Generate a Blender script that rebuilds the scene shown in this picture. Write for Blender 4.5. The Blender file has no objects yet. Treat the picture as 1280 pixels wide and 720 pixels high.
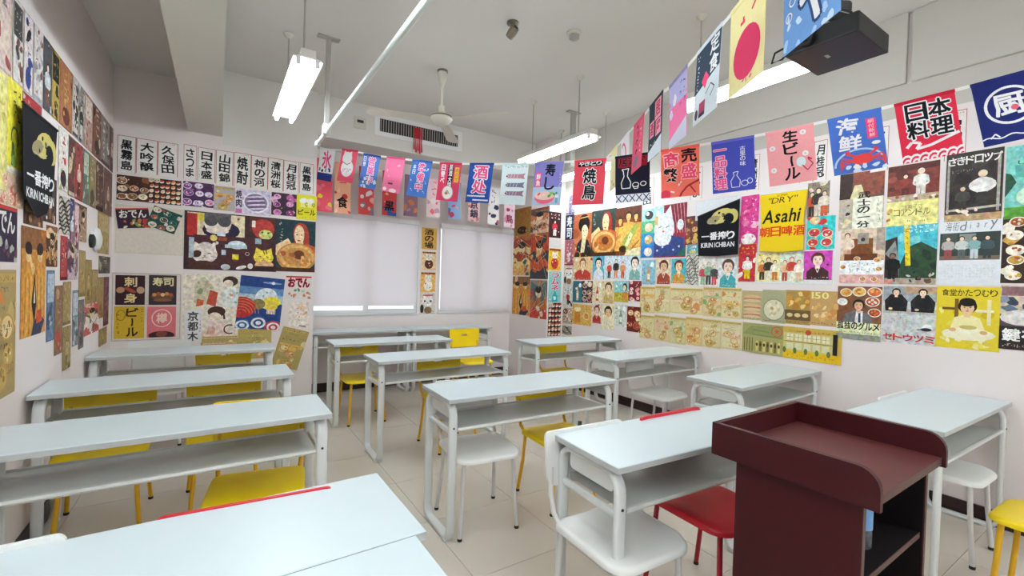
import bpy, bmesh, math, random
from mathutils import Vector, Matrix

# ------------------------------------------------------------------ camera, world, exposure
scene = bpy.context.scene
COL = scene.collection
cam_data = bpy.data.cameras.new('camera'); cam_data.sensor_width = 36.0
cam_data.lens = 564.018 / 1280 * 36.0
cam_data.clip_start = 0.02
cam = bpy.data.objects.new('camera', cam_data); COL.objects.link(cam)
YAW, PITCH, ROLL, EYE = math.radians(32.99889), math.radians(-0.85205), math.radians(1.73021), 1.4167
_f = Vector((math.sin(YAW)*math.cos(PITCH), math.cos(YAW)*math.cos(PITCH), math.sin(PITCH)))
_r = Vector((math.cos(YAW), -math.sin(YAW), 0)); _u = _r.cross(_f)
_r2 = _r*math.cos(ROLL) + _u*math.sin(ROLL); _u2 = -_r*math.sin(ROLL) + _u*math.cos(ROLL)
_m = Matrix((_r2, _u2, -_f)).transposed().to_4x4(); _m.translation = Vector((0, 0, EYE))
cam.matrix_world = _m
scene.camera = cam

world = bpy.data.worlds.new('daylight'); scene.world = world; world.use_nodes = True
world.node_tree.nodes['Background'].inputs[0].default_value = (0.86, 0.93, 1.0, 1)
world.node_tree.nodes['Background'].inputs[1].default_value = 1.15
vs = scene.view_settings
vs.view_transform = 'Standard'; vs.look = 'None'; vs.gamma = 1.0; vs.use_curve_mapping = False
vs.exposure = 0.56
TUBE_GLOW = 30.0

# ------------------------------------------------------------------ room dimensions (metres)
XL, XR = -0.80, 4.03          # left and right walls
YB, YW = 5.25, 5.83           # face of the left back wall, window wall
YF = -2.6                     # wall behind the camera
ZC, ZCL = 3.38, 3.20          # ceiling, lower strip beside the left wall
PX, PY = 3.757, 4.90          # right pillar: side plane and front plane
NX = 0.86                     # right end of the left back wall

# ------------------------------------------------------------------ materials
def lin(h):
    h = h.lstrip('#'); out = []
    for i in (0, 2, 4):
        c = int(h[i:i+2], 16)/255
        out.append(c/12.92 if c <= .04045 else ((c+.055)/1.055)**2.4)
    return tuple(out) + (1.0,)

def mat(name, col, rough=.5, metal=0., spec=.5, noise=None, bump=None, trans=0.):
    m = bpy.data.materials.new(name); m.use_nodes = True
    nt = m.node_tree; b = nt.nodes['Principled BSDF']
    c = lin(col) if isinstance(col, str) else col
    b.inputs['Base Color'].default_value = c
    b.inputs['Roughness'].default_value = rough
    b.inputs['Metallic'].default_value = metal
    b.inputs['Specular IOR Level'].default_value = spec
    if noise or bump:
        tc = nt.nodes.new('ShaderNodeTexCoord')
    if noise:
        sc, amt = noise
        n = nt.nodes.new('ShaderNodeTexNoise'); n.inputs['Scale'].default_value = sc; n.inputs['Detail'].default_value = 5
        nt.links.new(tc.outputs['Object'], n.inputs['Vector'])
        mr = nt.nodes.new('ShaderNodeMapRange'); mr.inputs[3].default_value = 1-amt; mr.inputs[4].default_value = 1+amt
        nt.links.new(n.outputs['Fac'], mr.inputs[0])
        mx = nt.nodes.new('ShaderNodeMix'); mx.data_type = 'RGBA'; mx.blend_type = 'MULTIPLY'; mx.inputs[0].default_value = 1
        mx.inputs[6].default_value = c
        nt.links.new(mr.outputs[0], mx.inputs[7]); nt.links.new(mx.outputs[2], b.inputs['Base Color'])
    if bump:
        sc, st = bump
        n2 = nt.nodes.new('ShaderNodeTexNoise'); n2.inputs['Scale'].default_value = sc; n2.inputs['Detail'].default_value = 4
        nt.links.new(tc.outputs['Object'], n2.inputs['Vector'])
        bp = nt.nodes.new('ShaderNodeBump'); bp.inputs['Strength'].default_value = st; bp.inputs['Distance'].default_value = .01
        nt.links.new(n2.outputs['Fac'], bp.inputs['Height']); nt.links.new(bp.outputs[0], b.inputs['Normal'])
    return m

def emit(name, col, s):
    m = bpy.data.materials.new(name); m.use_nodes = True
    b = m.node_tree.nodes['Principled BSDF']
    b.inputs['Base Color'].default_value = lin(col)
    b.inputs['Emission Color'].default_value = lin(col); b.inputs['Emission Strength'].default_value = s
    return m

def printed(name, rough, cloth=False, busy=False):
    m = bpy.data.materials.new(name); m.use_nodes = True
    nt = m.node_tree; b = nt.nodes['Principled BSDF']
    a = nt.nodes.new('ShaderNodeAttribute'); a.attribute_name = 'ink'
    tc = nt.nodes.new('ShaderNodeTexCoord')
    n = nt.nodes.new('ShaderNodeTexNoise'); n.inputs['Scale'].default_value = 60 if cloth else 38; n.inputs['Detail'].default_value = 6
    nt.links.new(tc.outputs['Object'], n.inputs['Vector'])
    mr = nt.nodes.new('ShaderNodeMapRange'); mr.inputs[3].default_value = .93 if cloth else .84; mr.inputs[4].default_value = 1.06 if cloth else 1.12
    nt.links.new(n.outputs['Fac'], mr.inputs[0])
    mx = nt.nodes.new('ShaderNodeMix'); mx.data_type = 'RGBA'; mx.blend_type = 'MULTIPLY'; mx.inputs[0].default_value = 1
    nt.links.new(a.outputs['Color'], mx.inputs[6]); nt.links.new(mr.outputs[0], mx.inputs[7])
    last = mx.outputs[2]
    if busy:      # photographic print: fine mottled detail in tone and hue
        n.inputs['Scale'].default_value = 30; n.inputs['Detail'].default_value = 8
        mr.inputs[1].default_value = .3; mr.inputs[2].default_value = .7; mr.inputs[3].default_value = .72; mr.inputs[4].default_value = 1.36
        v = nt.nodes.new('ShaderNodeTexVoronoi'); v.inputs['Scale'].default_value = 75
        nt.links.new(tc.outputs['Object'], v.inputs['Vector'])
        ov = nt.nodes.new('ShaderNodeMix'); ov.data_type = 'RGBA'; ov.blend_type = 'OVERLAY'; ov.inputs[0].default_value = .2
        nt.links.new(last, ov.inputs[6]); nt.links.new(v.outputs['Color'], ov.inputs[7]); last = ov.outputs[2]
    nt.links.new(last, b.inputs['Base Color'])
    b.inputs['Roughness'].default_value = rough; b.inputs['Specular IOR Level'].default_value = .25
    return m

M = {
 'wall': mat('wall_paint', '#e6dcd9', .75, noise=(2.5, .03), bump=(180, .05)),
 'ceil': mat('ceiling_paint', '#dcd9d3', .85, noise=(1.5, .025)),
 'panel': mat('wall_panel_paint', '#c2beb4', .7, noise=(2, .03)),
 'base': mat('baseboard_paint', '#2a1214', .35),
 'tile': mat('floor_tile', '#cfc5b8', .16, spec=.5, noise=(3.5, .05)),
 'grout': mat('tile_grout', '#a89e92', .8),
 'white_top': mat('white_laminate', '#ccd7da', .32, noise=(6, .012)),
 'edge': mat('grey_edge_band', '#b3b6b5', .5),
 'grey_metal': mat('painted_grey_steel', '#d2d4d1', .38, noise=(9, .03)),
 'shelf': mat('shelf_steel', '#c8c8c2', .35, noise=(7, .03)),
 'cap': mat('black_rubber', '#1a1a1a', .7),
 'c_white': mat('white_plastic', '#e4e3df', .38, noise=(8, .02)),
 'c_yellow': mat('yellow_plastic', '#f0cf08', .38, noise=(8, .03)),
 'c_red': mat('red_plastic', '#c9202e', .38, noise=(8, .03)),
 'm_white': mat('white_tube', '#d8d4d2', .35), 'm_yellow': mat('yellow_tube', '#dca818', .35), 'm_red': mat('red_tube', '#a81a28', .35),
 'wood': mat('mahogany_laminate', '#3a0c10', .42, spec=.3, noise=(14, .12), bump=(60, .03)),
 'wood_top': mat('mahogany_top', '#5a2a28', .4, spec=.35, noise=(20, .10)),
 'wood_edge': mat('brown_edge_band', '#4a2c26', .5),
 'inner': mat('dark_inner_board', '#0e0708', .7, spec=.2),
 'black': mat('black_plastic', '#131316', .45, noise=(12, .1)),
 'black_gloss': mat('black_glass', '#050507', .08),
 'dark': mat('dark_grey_metal', '#26262a', .5),
 'ivory': mat('ivory_enamel', '#d2cdbf', .4, noise=(6, .02)),
 'steel': mat('grey_steel_rod', '#b0aca5', .4, metal=.3),
 'chrome': mat('brushed_metal', '#8f8878', .35, metal=.8),
 'rail': mat('mint_white_rail', '#d9e2dc', .35),
 'tape': mat('white_ribbon', '#ecebe6', .8),
 'frame': mat('white_aluminium', '#e8e8e8', .4),
 'box': mat('lamp_housing', '#d9d6cc', .5),
 'tube': emit('fluorescent_tube', '#eaf7ff', TUBE_GLOW),
 'red_cloth': mat('red_streamer', '#c0303c', .8),
 'print': printed('printed_paper', .55), 'photo': printed('photo_print', .5, busy=True), 'cloth': printed('printed_cloth', .85, True),
}
# blind: thin fabric that lets daylight through
bm_ = bpy.data.materials.new('blind_fabric'); bm_.use_nodes = True
_nt = bm_.node_tree; _pb = _nt.nodes['Principled BSDF']; _pb.inputs['Base Color'].default_value = lin('#e0d8d8'); _pb.inputs['Roughness'].default_value = .9
_tr = _nt.nodes.new('ShaderNodeBsdfTranslucent'); _tr.inputs[0].default_value = lin('#e6dcdc')
_mx = _nt.nodes.new('ShaderNodeMixShader'); _mx.inputs[0].default_value = .35
_nt.links.new(_pb.outputs[0], _mx.inputs[1]); _nt.links.new(_tr.outputs[0], _mx.inputs[2])
_nt.links.new(_mx.outputs[0], _nt.nodes['Material Output'].inputs[0]); M['blind'] = bm_
gl = bpy.data.materials.new('window_glass'); gl.use_nodes = True
_gb = gl.node_tree.nodes['Principled BSDF']; _gb.inputs['Transmission Weight'].default_value = 1; _gb.inputs['Roughness'].default_value = 0.02; _gb.inputs['IOR'].default_value = 1.05
_gb.inputs['Base Color'].default_value = (.95, .98, 1, 1); M['glass'] = gl
pet = bpy.data.materials.new('clear_plastic'); pet.use_nodes = True
_gb = pet.node_tree.nodes['Principled BSDF']; _gb.inputs['Transmission Weight'].default_value = .85; _gb.inputs['Roughness'].default_value = 0.1; _gb.inputs['IOR'].default_value = 1.2
_gb.inputs['Base Color'].default_value = (.7, .78, .85, 1); M['pet'] = pet

# ------------------------------------------------------------------ mesh helpers
def tag(o, label=None, cat=None, group=None, kind=None):
    if label: o['label'] = label
    if cat: o['category'] = cat
    if group: o['group'] = group
    if kind: o['kind'] = kind
    return o

def obj(name, bm, m, parent=None, loc=None, smooth=False):
    me = bpy.data.meshes.new(name)
    bmesh.ops.recalc_face_normals(bm, faces=bm.faces)
    bm.to_mesh(me); bm.free()
    for x in (m if isinstance(m, (list, tuple)) else [m]): me.materials.append(M[x] if isinstance(x, str) else x)
    if smooth:
        for p in me.polygons: p.use_smooth = True
    o = bpy.data.objects.new(name, me); COL.objects.link(o)
    if parent: o.parent = parent
    if loc: o.location = loc
    return o

def smooth_by_angle(o, deg=40):
    me = o.data
    for p in me.polygons: p.use_smooth = True
    me.set_sharp_from_angle(angle=math.radians(deg))
    return o

def empty(name, loc=(0, 0, 0), rz=0., label=None, cat=None, group=None):
    o = bpy.data.objects.new(name, None); COL.objects.link(o)
    o.location = loc; o.rotation_euler = (0, 0, rz); o.empty_display_size = .1
    return tag(o, label, cat, group)

def box(bm, x0, y0, z0, x1, y1, z1, mi=0):
    v = [bm.verts.new(p) for p in ((x0,y0,z0),(x1,y0,z0),(x1,y1,z0),(x0,y1,z0),(x0,y0,z1),(x1,y0,z1),(x1,y1,z1),(x0,y1,z1))]
    fs = []
    for q in ((0,3,2,1),(4,5,6,7),(0,1,5,4),(1,2,6,5),(2,3,7,6),(3,0,4,7)):
        f = bm.faces.new([v[i] for i in q]); f.material_index = mi; fs.append(f)
    return fs

def boxo(name, dims, m, parent=None, bevel=0.):
    bm = bmesh.new(); box(bm, *dims)
    if bevel: bmesh.ops.bevel(bm, geom=bm.edges[:], offset=bevel, segments=2, affect='EDGES', profile=.6)
    return obj(name, bm, m, parent)

def sweep(bm, path, section, closed=False, up=Vector((1, 0, 0)), cap=True, mi=0):
    """sweep a 2-D section (a along `up`, b along the in-plane normal) along a 3-D path"""
    n = len(path); rings = []
    for i, p in enumerate(path):
        p = Vector(p)
        if closed: t = Vector(path[(i+1) % n]) - Vector(path[i-1])
        else: t = Vector(path[min(i+1, n-1)]) - Vector(path[max(i-1, 0)])
        t.normalize()
        u = up - t*up.dot(t)
        if u.length < 1e-4: u = Vector((0, 1, 0)) - t*t.y
        u.normalize(); w = t.cross(u)
        rings.append([bm.verts.new(p + u*a + w*b) for a, b in section])
    k = len(section)
    for i in range(n if closed else n-1):
        A, B = rings[i], rings[(i+1) % n]
        for j in range(k):
            f = bm.faces.new((A[j], A[(j+1) % k], B[(j+1) % k], B[j])); f.material_index = mi
    if cap and not closed:
        bm.faces.new(rings[0][::-1]); bm.faces.new(rings[-1])

def circ(r, n=10): return [(r*math.cos(2*math.pi*i/n), r*math.sin(2*math.pi*i/n)) for i in range(n)]
def oval(a, b, n=12): return [(a*math.copysign(abs(math.cos(t))**.6, math.cos(t)), b*math.copysign(abs(math.sin(t))**.6, math.sin(t))) for t in [2*math.pi*(i+.5)/n for i in range(n)]]
def tube(name, path, r, m, parent=None, n=10):
    bm = bmesh.new(); sweep(bm, path, circ(r, n)); return smooth_by_angle(obj(name, bm, m, parent))

def lathe(name, prof, m, parent=None, loc=None, n=20):
    bm = bmesh.new(); rings = []
    for r, z in prof: rings.append([bm.verts.new((r*math.cos(2*math.pi*i/n), r*math.sin(2*math.pi*i/n), z)) for i in range(n)])
    for A, B in zip(rings, rings[1:]):
        for j in range(n): bm.faces.new((A[j], A[(j+1) % n], B[(j+1) % n], B[j]))
    bm.faces.new(rings[0][::-1]); bm.faces.new(rings[-1])
    return smooth_by_angle(obj(name, bm, m, parent, loc))

def rrect(w, d, r, n=5):
    """rounded rectangle loop in 2-D centred on the origin; r may be four radii (+x+y, -x+y, -x-y, +x-y)"""
    rs = r if isinstance(r, (tuple, list)) else (r,)*4
    pts = []
    for (sx, sy, a0), rr in zip(((1, 1, 0), (-1, 1, 90), (-1, -1, 180), (1, -1, 270)), rs):
        for i in range(n+1):
            a = math.radians(a0 + 90*i/n)
            pts.append((sx*(w/2-rr) + rr*math.cos(a), sy*(d/2-rr) + rr*math.sin(a)))
    return pts

def copy_tree(o, parent=None):
    c = o.copy(); COL.objects.link(c)
    if parent: c.parent = parent
    for ch in list(o.children): copy_tree(ch, c)
    return c

# ------------------------------------------------------------------ the room
def struct(o): o['kind'] = 'structure'; return o
T_ = .12
# floor: slab of grout carrying one tile object per tile
fl = struct(boxo('floor', (XL-T_, YF-T_, -.08, XR+T_, YW+T_, -.004), 'grout'))
TS, TX, TY = .582, 1.625, 2.43
tile_me = None
x0 = TX - math.ceil((TX-XL)/TS)*TS; y0 = TY - math.ceil((TY-YF)/TS)*TS
def tile_mesh(w, d):
    bm = bmesh.new(); box(bm, 0, 0, -.004, w-.003, d-.003, 0)
    me = bpy.data.meshes.new('tile'); bm.to_mesh(me); bm.free(); me.materials.append(M['tile']); return me
tcache = {}
y = y0
while y < YW:
    x = x0
    while x < XR:
        xa, xb, ya, yb = max(x, XL), min(x+TS, XR), max(y, YF), min(y+TS, YW)
        if xb-xa > .02 and yb-ya > .02:
            k = (round(xb-xa, 3), round(yb-ya, 3))
            if k not in tcache: tcache[k] = tile_mesh(*k)
            t = bpy.data.objects.new('tile', tcache[k]); COL.objects.link(t); t.parent = fl; t.location = (xa+.002, ya+.002, 0)
        x += TS
    y += TS
struct(boxo('wall_left', (XL-T_, YF, 0, XL, YW+T_, ZC), 'wall'))
struct(boxo('wall_right', (XR, YF, 0, XR+T_, YW+T_, ZC), 'wall'))
struct(boxo('wall_front', (XL-T_, YF-T_, 0, XR+T_, YF, ZC), 'wall'))
struct(boxo('wall_back_left', (XL, YB, 0, NX, YW+T_, ZC), 'wall'))
struct(boxo('wall_pillar', (PX, PY, 0, XR, YW, ZC), 'wall'))
W1 = (1.0-.1, 2.262, .945, 2.15); W2 = (2.56, PX, .955, 2.15)      # window openings x0,x1,z0,z1
bm = bmesh.new()
box(bm, NX, YW, 0, PX, YW+T_, W1[2]); box(bm, NX, YW, W1[3], PX, YW+T_, ZC)
box(bm, NX, YW, W1[2], W1[0], YW+T_, W1[3]); box(bm, W1[1], YW, W1[2], W2[0], YW+T_, W1[3])
struct(obj('wall_back', bm, 'wall'))
struct(boxo('ceiling', (XL-T_, YF-T_, ZC, XR+T_, YW+T_, ZC+.12), 'ceil'))
struct(boxo('ceiling_strip', (XL, YF, ZCL, -.13, YB, ZC), 'ceil'))
struct(boxo('ceiling_beam', (-.268, YF, 2.735, .005, YB, ZCL), 'ceil'))
struct(boxo('ceiling_beam', (-.13, YF, ZCL, .005, YB, ZC), 'ceil'))
struct(boxo('ceiling_bulkhead', (NX-.02, YB+.03, 2.93, PX, YW, ZC), 'ceil'))
struct(boxo('trim_1', (.005, YB-.004, 2.66, NX, YB, ZC), 'ceil'))
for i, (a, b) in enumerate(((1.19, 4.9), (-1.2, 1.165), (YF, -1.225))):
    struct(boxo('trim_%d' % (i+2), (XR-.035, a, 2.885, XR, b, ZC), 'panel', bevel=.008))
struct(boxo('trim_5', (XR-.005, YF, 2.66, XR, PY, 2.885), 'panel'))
struct(boxo('baseboard_right', (XR-.014, YF, 0, XR, PY, .10), 'base'))
struct(boxo('baseboard_back', (NX, YW-.014, 0, PX, YW, .11), 'base'))
struct(boxo('baseboard_left', (XL, YF, 0, XL+.014, YB, .10), 'base'))
struct(boxo('baseboard_pillar', (PX-.012, PY-.012, 0, XR-.014, PY, .10), 'base'))

def window(n, x0, x1, z0, z1, blind_bottom):
    w = struct(empty('window_%d' % n, ((x0+x1)/2, YW, z0)))
    def part(name, dims, m): 
        o = boxo(name, dims, m); o.parent = w; o.matrix_parent_inverse = Matrix.Translation(w.location).inverted(); return o
    f = .03; ya, yb = YW+.02, YW+.075
    part('window_frame', (x0, ya, z0, x1, yb, z0+f), 'frame'); part('window_frame', (x0, ya, z1-f, x1, yb, z1), 'frame')
    part('window_frame', (x0, ya, z0+f, x0+f, yb, z1-f), 'frame'); part('window_frame', (x1-f, ya, z0+f, x1, yb, z1-f), 'frame')
    xm = (x0+x1)/2
    part('mullion', (xm-.03, ya, z0+f, xm+.03, yb, z1-f), 'frame')
    part('pane', (x0+f, YW+.045, z0+f, xm-.03, YW+.05, z1-f), 'glass'); part('pane', (xm+.03, YW+.045, z0+f, x1-f, YW+.05, z1-f), 'glass')
    part('sash_rail', (x0+f, YW+.03, z0+f, xm-.03, YW+.06, z0+f+.015), 'frame'); part('sash_rail', (xm+.03, YW+.03, z0+f, x1-f, YW+.06, z0+f+.03), 'frame')
    part('window_sill', (x0-.01, YW-.02, z0-.012, x1+.0, YW+.02, z0), 'frame')
    for s in (x0, x1): part('jamb', (s-(.006 if s == x1 else -.0), YW-.004, z0, s+(.0 if s == x1 else .006), YW+.02, z1), 'frame')
window(1, *W1, 1.05); window(2, W2[0], W2[1]-.005, W2[2], W2[3], 1.0)
def blind(x0, x1, z0, z1, label):
    b = empty('roller_blind', ((x0+x1)/2, YW-.04, z0), 0, label, 'blind', 'white roller blinds')
    w = x1-x0; h = z1-z0
    bm = bmesh.new(); n = 16
    vs_ = [[bm.verts.new((-w/2+w*i/n, .004*math.sin(i*1.3)*(1-j), h*j)) for j in (0, .5, 1)] for i in range(n+1)]
    for i in range(n):
        for j in range(2): bm.faces.new((vs_[i][j], vs_[i+1][j], vs_[i+1][j+1], vs_[i][j+1]))
    obj('blind_fabric', bm, 'blind', b, smooth=True)
    boxo('hem_bar', (-w/2, -.008, -.016, w/2, .008, .0), 'frame', b)
    boxo('head_rail', (-w/2-.01, -.03, h, w/2+.01, .03, h+.06), 'frame', b)
blind(.925, 2.225, 1.065, 2.13, 'white roller blind over the window beside the poster wall')
blind(2.575, PX-.02, 1.0, 2.13, 'white roller blind over the window beside the pillar')

# ------------------------------------------------------------------ desks
DL, DW, DH = 1.2, .397, .782
def loop_path(ya, yb, za, zb, rt, rb, n=6):
    pts = []
    for cy, cz, r, a0 in ((yb-rt, zb-rt, rt, 0), (ya+rt, zb-rt, rt, 90), (ya+rb, za+rb, rb, 180), (yb-rb, za+rb, rb, 270)):
        for i in range(n+1):
            a = math.radians(a0+90*i/n); pts.append((cy+r*math.cos(a), cz+r*math.sin(a)))
    return pts
def make_desk():
    d = empty('school_desk')
    bm = bmesh.new()
    fs = box(bm, -DL/2, -DW/2, DH-.024, DL/2, DW/2, DH)
    for f in fs[2:] + fs[:1]: f.material_index = 1
    bmesh.ops.bevel(bm, geom=[e for e in bm.edges if abs(e.verts[0].co.z-DH) < 1e-5 and abs(e.verts[1].co.z-DH) < 1e-5], offset=.003, segments=1, affect='EDGES')
    obj('desk_top', bm, ['white_top', 'edge'], d)
    # shelf: folded sheet with a rolled front lip and low side walls
    bm = bmesh.new()
    prof = [(-.178, .598), (-.182, .606), (-.178, .615), (-.168, .617), (-.155, .608), (.150, .608), (.153, .618), (.157, .618), (.155, .602), (-.156, .602), (-.166, .609), (-.172, .606)]
    A = [bm.verts.new((-.535, a, z)) for a, z in prof]; B = [bm.verts.new((.535, a, z)) for a, z in prof]
    for i in range(len(prof)): bm.faces.new((A[i], A[(i+1) % len(prof)], B[(i+1) % len(prof)], B[i]))
    obj('book_shelf', bm, 'shelf', d)
    for s in (-1, 1):
        x = s*(DL/2-.038)
        bm = bmesh.new()
        sweep(bm, [(x, a, z) for a, z in loop_path(-.172, .165, .012, DH-.038, .075, .06)], oval(.024, .0135, 12), closed=True)
        lf = smooth_by_angle(obj('leg_frame', bm, 'grey_metal', d), 50)
        bm = bmesh.new(); sweep(bm, [(x, -.165, .590), (x, .158, .590)], oval(.011, .014, 10))
        smooth_by_angle(obj('cross_bar', bm, 'grey_metal', lf), 50)
        bm = bmesh.new()
        pl = [bm.verts.new((x+s*.006, -.02+a, .712+b)) for a, b in rrect(.255, .09, (.004, .004, .02, .02) if s < 0 else (.004, .004, .02, .02), 4)]
        f = bm.faces.new(pl); r = bmesh.ops.extrude_face_region(bm, geom=[f])
        bmesh.ops.translate(bm, vec=(s*.004, 0, 0), verts=[v for v in r['geom'] if isinstance(v, bmesh.types.BMVert)])
        obj('side_plate', bm, 'grey_metal', lf)
        for yy in (-.13, .12):
            bm = bmesh.new(); box(bm, x-.027, yy-.022, 0, x+.027, yy+.022, .012); obj('foot_pad', bm, 'grey_metal', lf)
        b = lathe('bolt', [(.0001, 0), (.006, 0), (.005, .003), (.0001, .004)], 'dark', lf, (0, 0, 0), 8)
        b.rotation_euler = (math.pi/2, 0, 0); b.location = (x, -.186, .62)
    return d
desk0 = make_desk(); desk_used = []
def desk(x, y, deg, label, sx=1.):
    o = desk0 if not desk_used else copy_tree(desk0)
    desk_used.append(o); o.location = (x, y, 0); o.rotation_euler = (0, 0, math.radians(deg)); o.scale = (sx, 1, 1)
    return tag(o, label, 'desk', 'white double school desks')

DESKS = {
 'C4': (1.779, 1.255, -3.2, 'white double desk directly behind the lectern'),
 'C3': (1.631, 2.337, -1.5, 'white double desk with white chair, second behind the lectern in the middle column'),
 'C2': (1.608, 3.574, .7, 'white double desk third behind the lectern in the middle column'),
 'C1': (1.500, 4.562, -.4, 'white double desk at the far end of the middle column'),
 'L3': (-.150, 2.383, .25, 'white double desk against the left wall, third from the back'),
 'L2': (-.188, 3.346, .9, 'white double desk against the left wall, second from the back'),
 'L1': (-.188, 4.518, -.6, 'white double desk at the back of the left column under the posters'),
 'L4': (-.154, 1.241, 1.2, 'white double desk in the near left corner, rear one of the pushed together pair'),
 'R1': (3.331, 3.893, -1.4, 'white double desk at the far end of the right column'),
 'R2': (3.391, 2.883, 1.2, 'white double desk with white chair, second from the far end of right column'),
 'R3': (3.400, 1.817, 2.4, 'white double desk third from the far end of the right column'),
 'R4': (3.418, .828, -.9, 'white double desk nearest along the right wall beside the lectern'),
 'L5': (-.176, .838, 1.2, 'white double desk cut by the bottom edge, front one of the pair'),
}
for k, (x, y, a, l) in DESKS.items(): desk(x, y, a, l)
desk(1.445, 5.545, 0, 'white double desk under the window beside the poster wall', .95)
desk(2.595, 5.545, 0, 'white double desk under the window behind the yellow chair', .95)

# ------------------------------------------------------------------ chairs (local: sitter faces -y)
def make_chair(colour):
    P, Q = 'c_'+colour, 'm_'+colour
    c = empty('plastic_chair')
    SW, SD, SZ = .40, .385, .452
    # seat shell: rounded plan, dished top, turned down skirt
    bm = bmesh.new()
    loops = []
    for k, (ins, z) in enumerate(((.016, -.030), (.0, -.028), (.0, -.010), (.006, -.002), (.02, 0), (.07, -.006), (.13, -.009))):
        r = max(.085-ins*.6, .01)
        pts = rrect(SW-2*ins, SD-2*ins, (max(.045-ins*.3, .01), max(.045-ins*.3, .01), r, r), 5)
        loops.append([bm.verts.new((a, b-.01, SZ+z - (.012*max(0, (-b-.10)/.09) if k > 1 else .004*max(0, (-b-.1)/.09)))) for a, b in pts])
    n = len(loops[0])
    for A, B in zip(loops, loops[1:]):
        for j in range(n): bm.faces.new((A[j], A[(j+1) % n], B[(j+1) % n], B[j]))
    bm.faces.new(loops[0][::-1]); bm.faces.new(loops[-1])
    smooth_by_angle(obj('seat', bm, P, c), 55)
    # backrest with a slot
    bm = bmesh.new(); th = .012
    out = rrect(.43, .225, (.02, .02, .05, .05), 5); inn = rrect(.085, .022, .0109, 5)
    def pt(a, b, t):
        zz = .685 + b
        return (a*(1-.06*max(0, -b)/.11), .222 + .07*(b+.11) - .35*a*a + t, zz)
    inn = [(a, b+.035) for a, b in inn]
    fo = [bm.verts.new(pt(a, b, 0)) for a, b in out]; fi = [bm.verts.new(pt(a, b, 0)) for a, b in inn]
    bo = [bm.verts.new(pt(a, b, th)) for a, b in out]; bi = [bm.verts.new(pt(a, b, th)) for a, b in inn]
    # intermediate ring keeps the curved surface smooth
    n = len(out)
    mid = [((a*.55+c2*.45), (b*.55+d2*.45)) for (a, b), (c2, d2) in zip(out, inn)]
    fm = [bm.verts.new(pt(a, b, 0)) for a, b in mid]; bmv = [bm.verts.new(pt(a, b, th)) for a, b in mid]
    for i in range(n):
        j = (i+1) % n
        for q in ((fo[i], fo[j], fm[j], fm[i]), (fm[i], fm[j], fi[j], fi[i]), (bo[j], bo[i], bmv[i], bmv[j]), (bmv[j], bmv[i], bi[i], bi[j]), (fo[j], fo[i], bo[i], bo[j]), (fi[i], fi[j], bi[j], bi[i])):
            bm.faces.new(q)
    smooth_by_angle(obj('backrest', bm, P, c), 50)
    for sx in (-1, 1):
        l = tube('leg', [(sx*.150, -.155, SZ-.03), (sx*.158, -.165, .22), (sx*.172, -.182, .012)], .0115, Q, c)
        lathe('foot_cap', [(.0125, 0), (.0135, .004), (.0125, .016)], 'cap', l, (sx*.172, -.182, 0), 10)
        l = tube('leg', [(sx*.168, .150, SZ-.03), (sx*.176, .165, .22), (sx*.190, .195, .012)], .0115, Q, c)
        lathe('foot_cap', [(.0125, 0), (.0135, .004), (.0125, .016)], 'cap', l, (sx*.190, .195, 0), 10)
        tube('upright', [(sx*.175, .150, SZ-.022), (sx*.182, .195, SZ+.02), (sx*.185, .214, SZ+.09), (sx*.182, .222, .65)], .011, Q, c)
    tube('under_rail', [(-.165, .13, SZ-.034), (.165, .13, SZ-.034)], .009, Q, c)
    return c
chair0 = {}
def chair(colour, x, y, deg, label, sz=1.):
    if colour not in chair0: o = chair0[colour] = make_chair(colour)
    else: o = copy_tree(chair0[colour])
    o.location = (x, y, 0); o.rotation_euler = (0, 0, math.radians(deg)); o.scale = (1, 1, sz)
    return tag(o, label, 'chair', colour + ' plastic chairs')
chair('white', 1.345, 1.235, -2, 'white chair tucked under the desk behind the lectern')
chair('red', 1.875, 1.195, -2, 'red chair tucked under the desk behind the lectern')
chair('white', 1.31, 2.325, -7, 'white chair under the second middle desk', .985)
chair('yellow', 1.90, 2.30, -3, 'yellow chair under the second middle desk beside a white chair', .95)
chair('yellow', 1.68, 3.52, 2, 'yellow chair under the third middle desk', .95)
chair('yellow', 1.22, 4.555, 0, 'yellow chair under the far middle desk', .95)
chair('yellow', 2.625, 4.87, 3, 'yellow chair with slotted backrest standing by the window')
chair('white', -.42, 4.70, 0, 'white chair at the back left desk', 1.02)
chair('yellow', .05, 4.53, 0, 'yellow chair at the back left desk', .95)
chair('yellow', -.52, 3.335, 1, 'yellow chair beside the left wall under the second desk from the back', .95)
chair('yellow', .05, 3.335, 1, 'yellow chair on the aisle side under the second left desk from the back', .95)
chair('yellow', .165, 2.365, -8, 'yellow chair under the third left desk from the back, seat showing', .98)
chair('white', -.495, 1.20, 2, 'white chair at the near left desk pair')
chair('red', .07, 1.20, -4, 'red chair at the near left desk pair', .985)
chair('yellow', 3.27, 3.93, -2, 'yellow chair under the far right desk', .95)
chair('white', 3.385, 2.70, 4, 'white chair under the right desk beside the dark baseboard')
chair('white', 3.40, 1.83, 2, 'white chair under the third right desk')
chair('white', 3.47, .80, -1, 'white chair under the nearest right desk')
chair('yellow', 3.06, .305, 178, 'yellow chair at the right edge of the picture beside the lectern')

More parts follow.
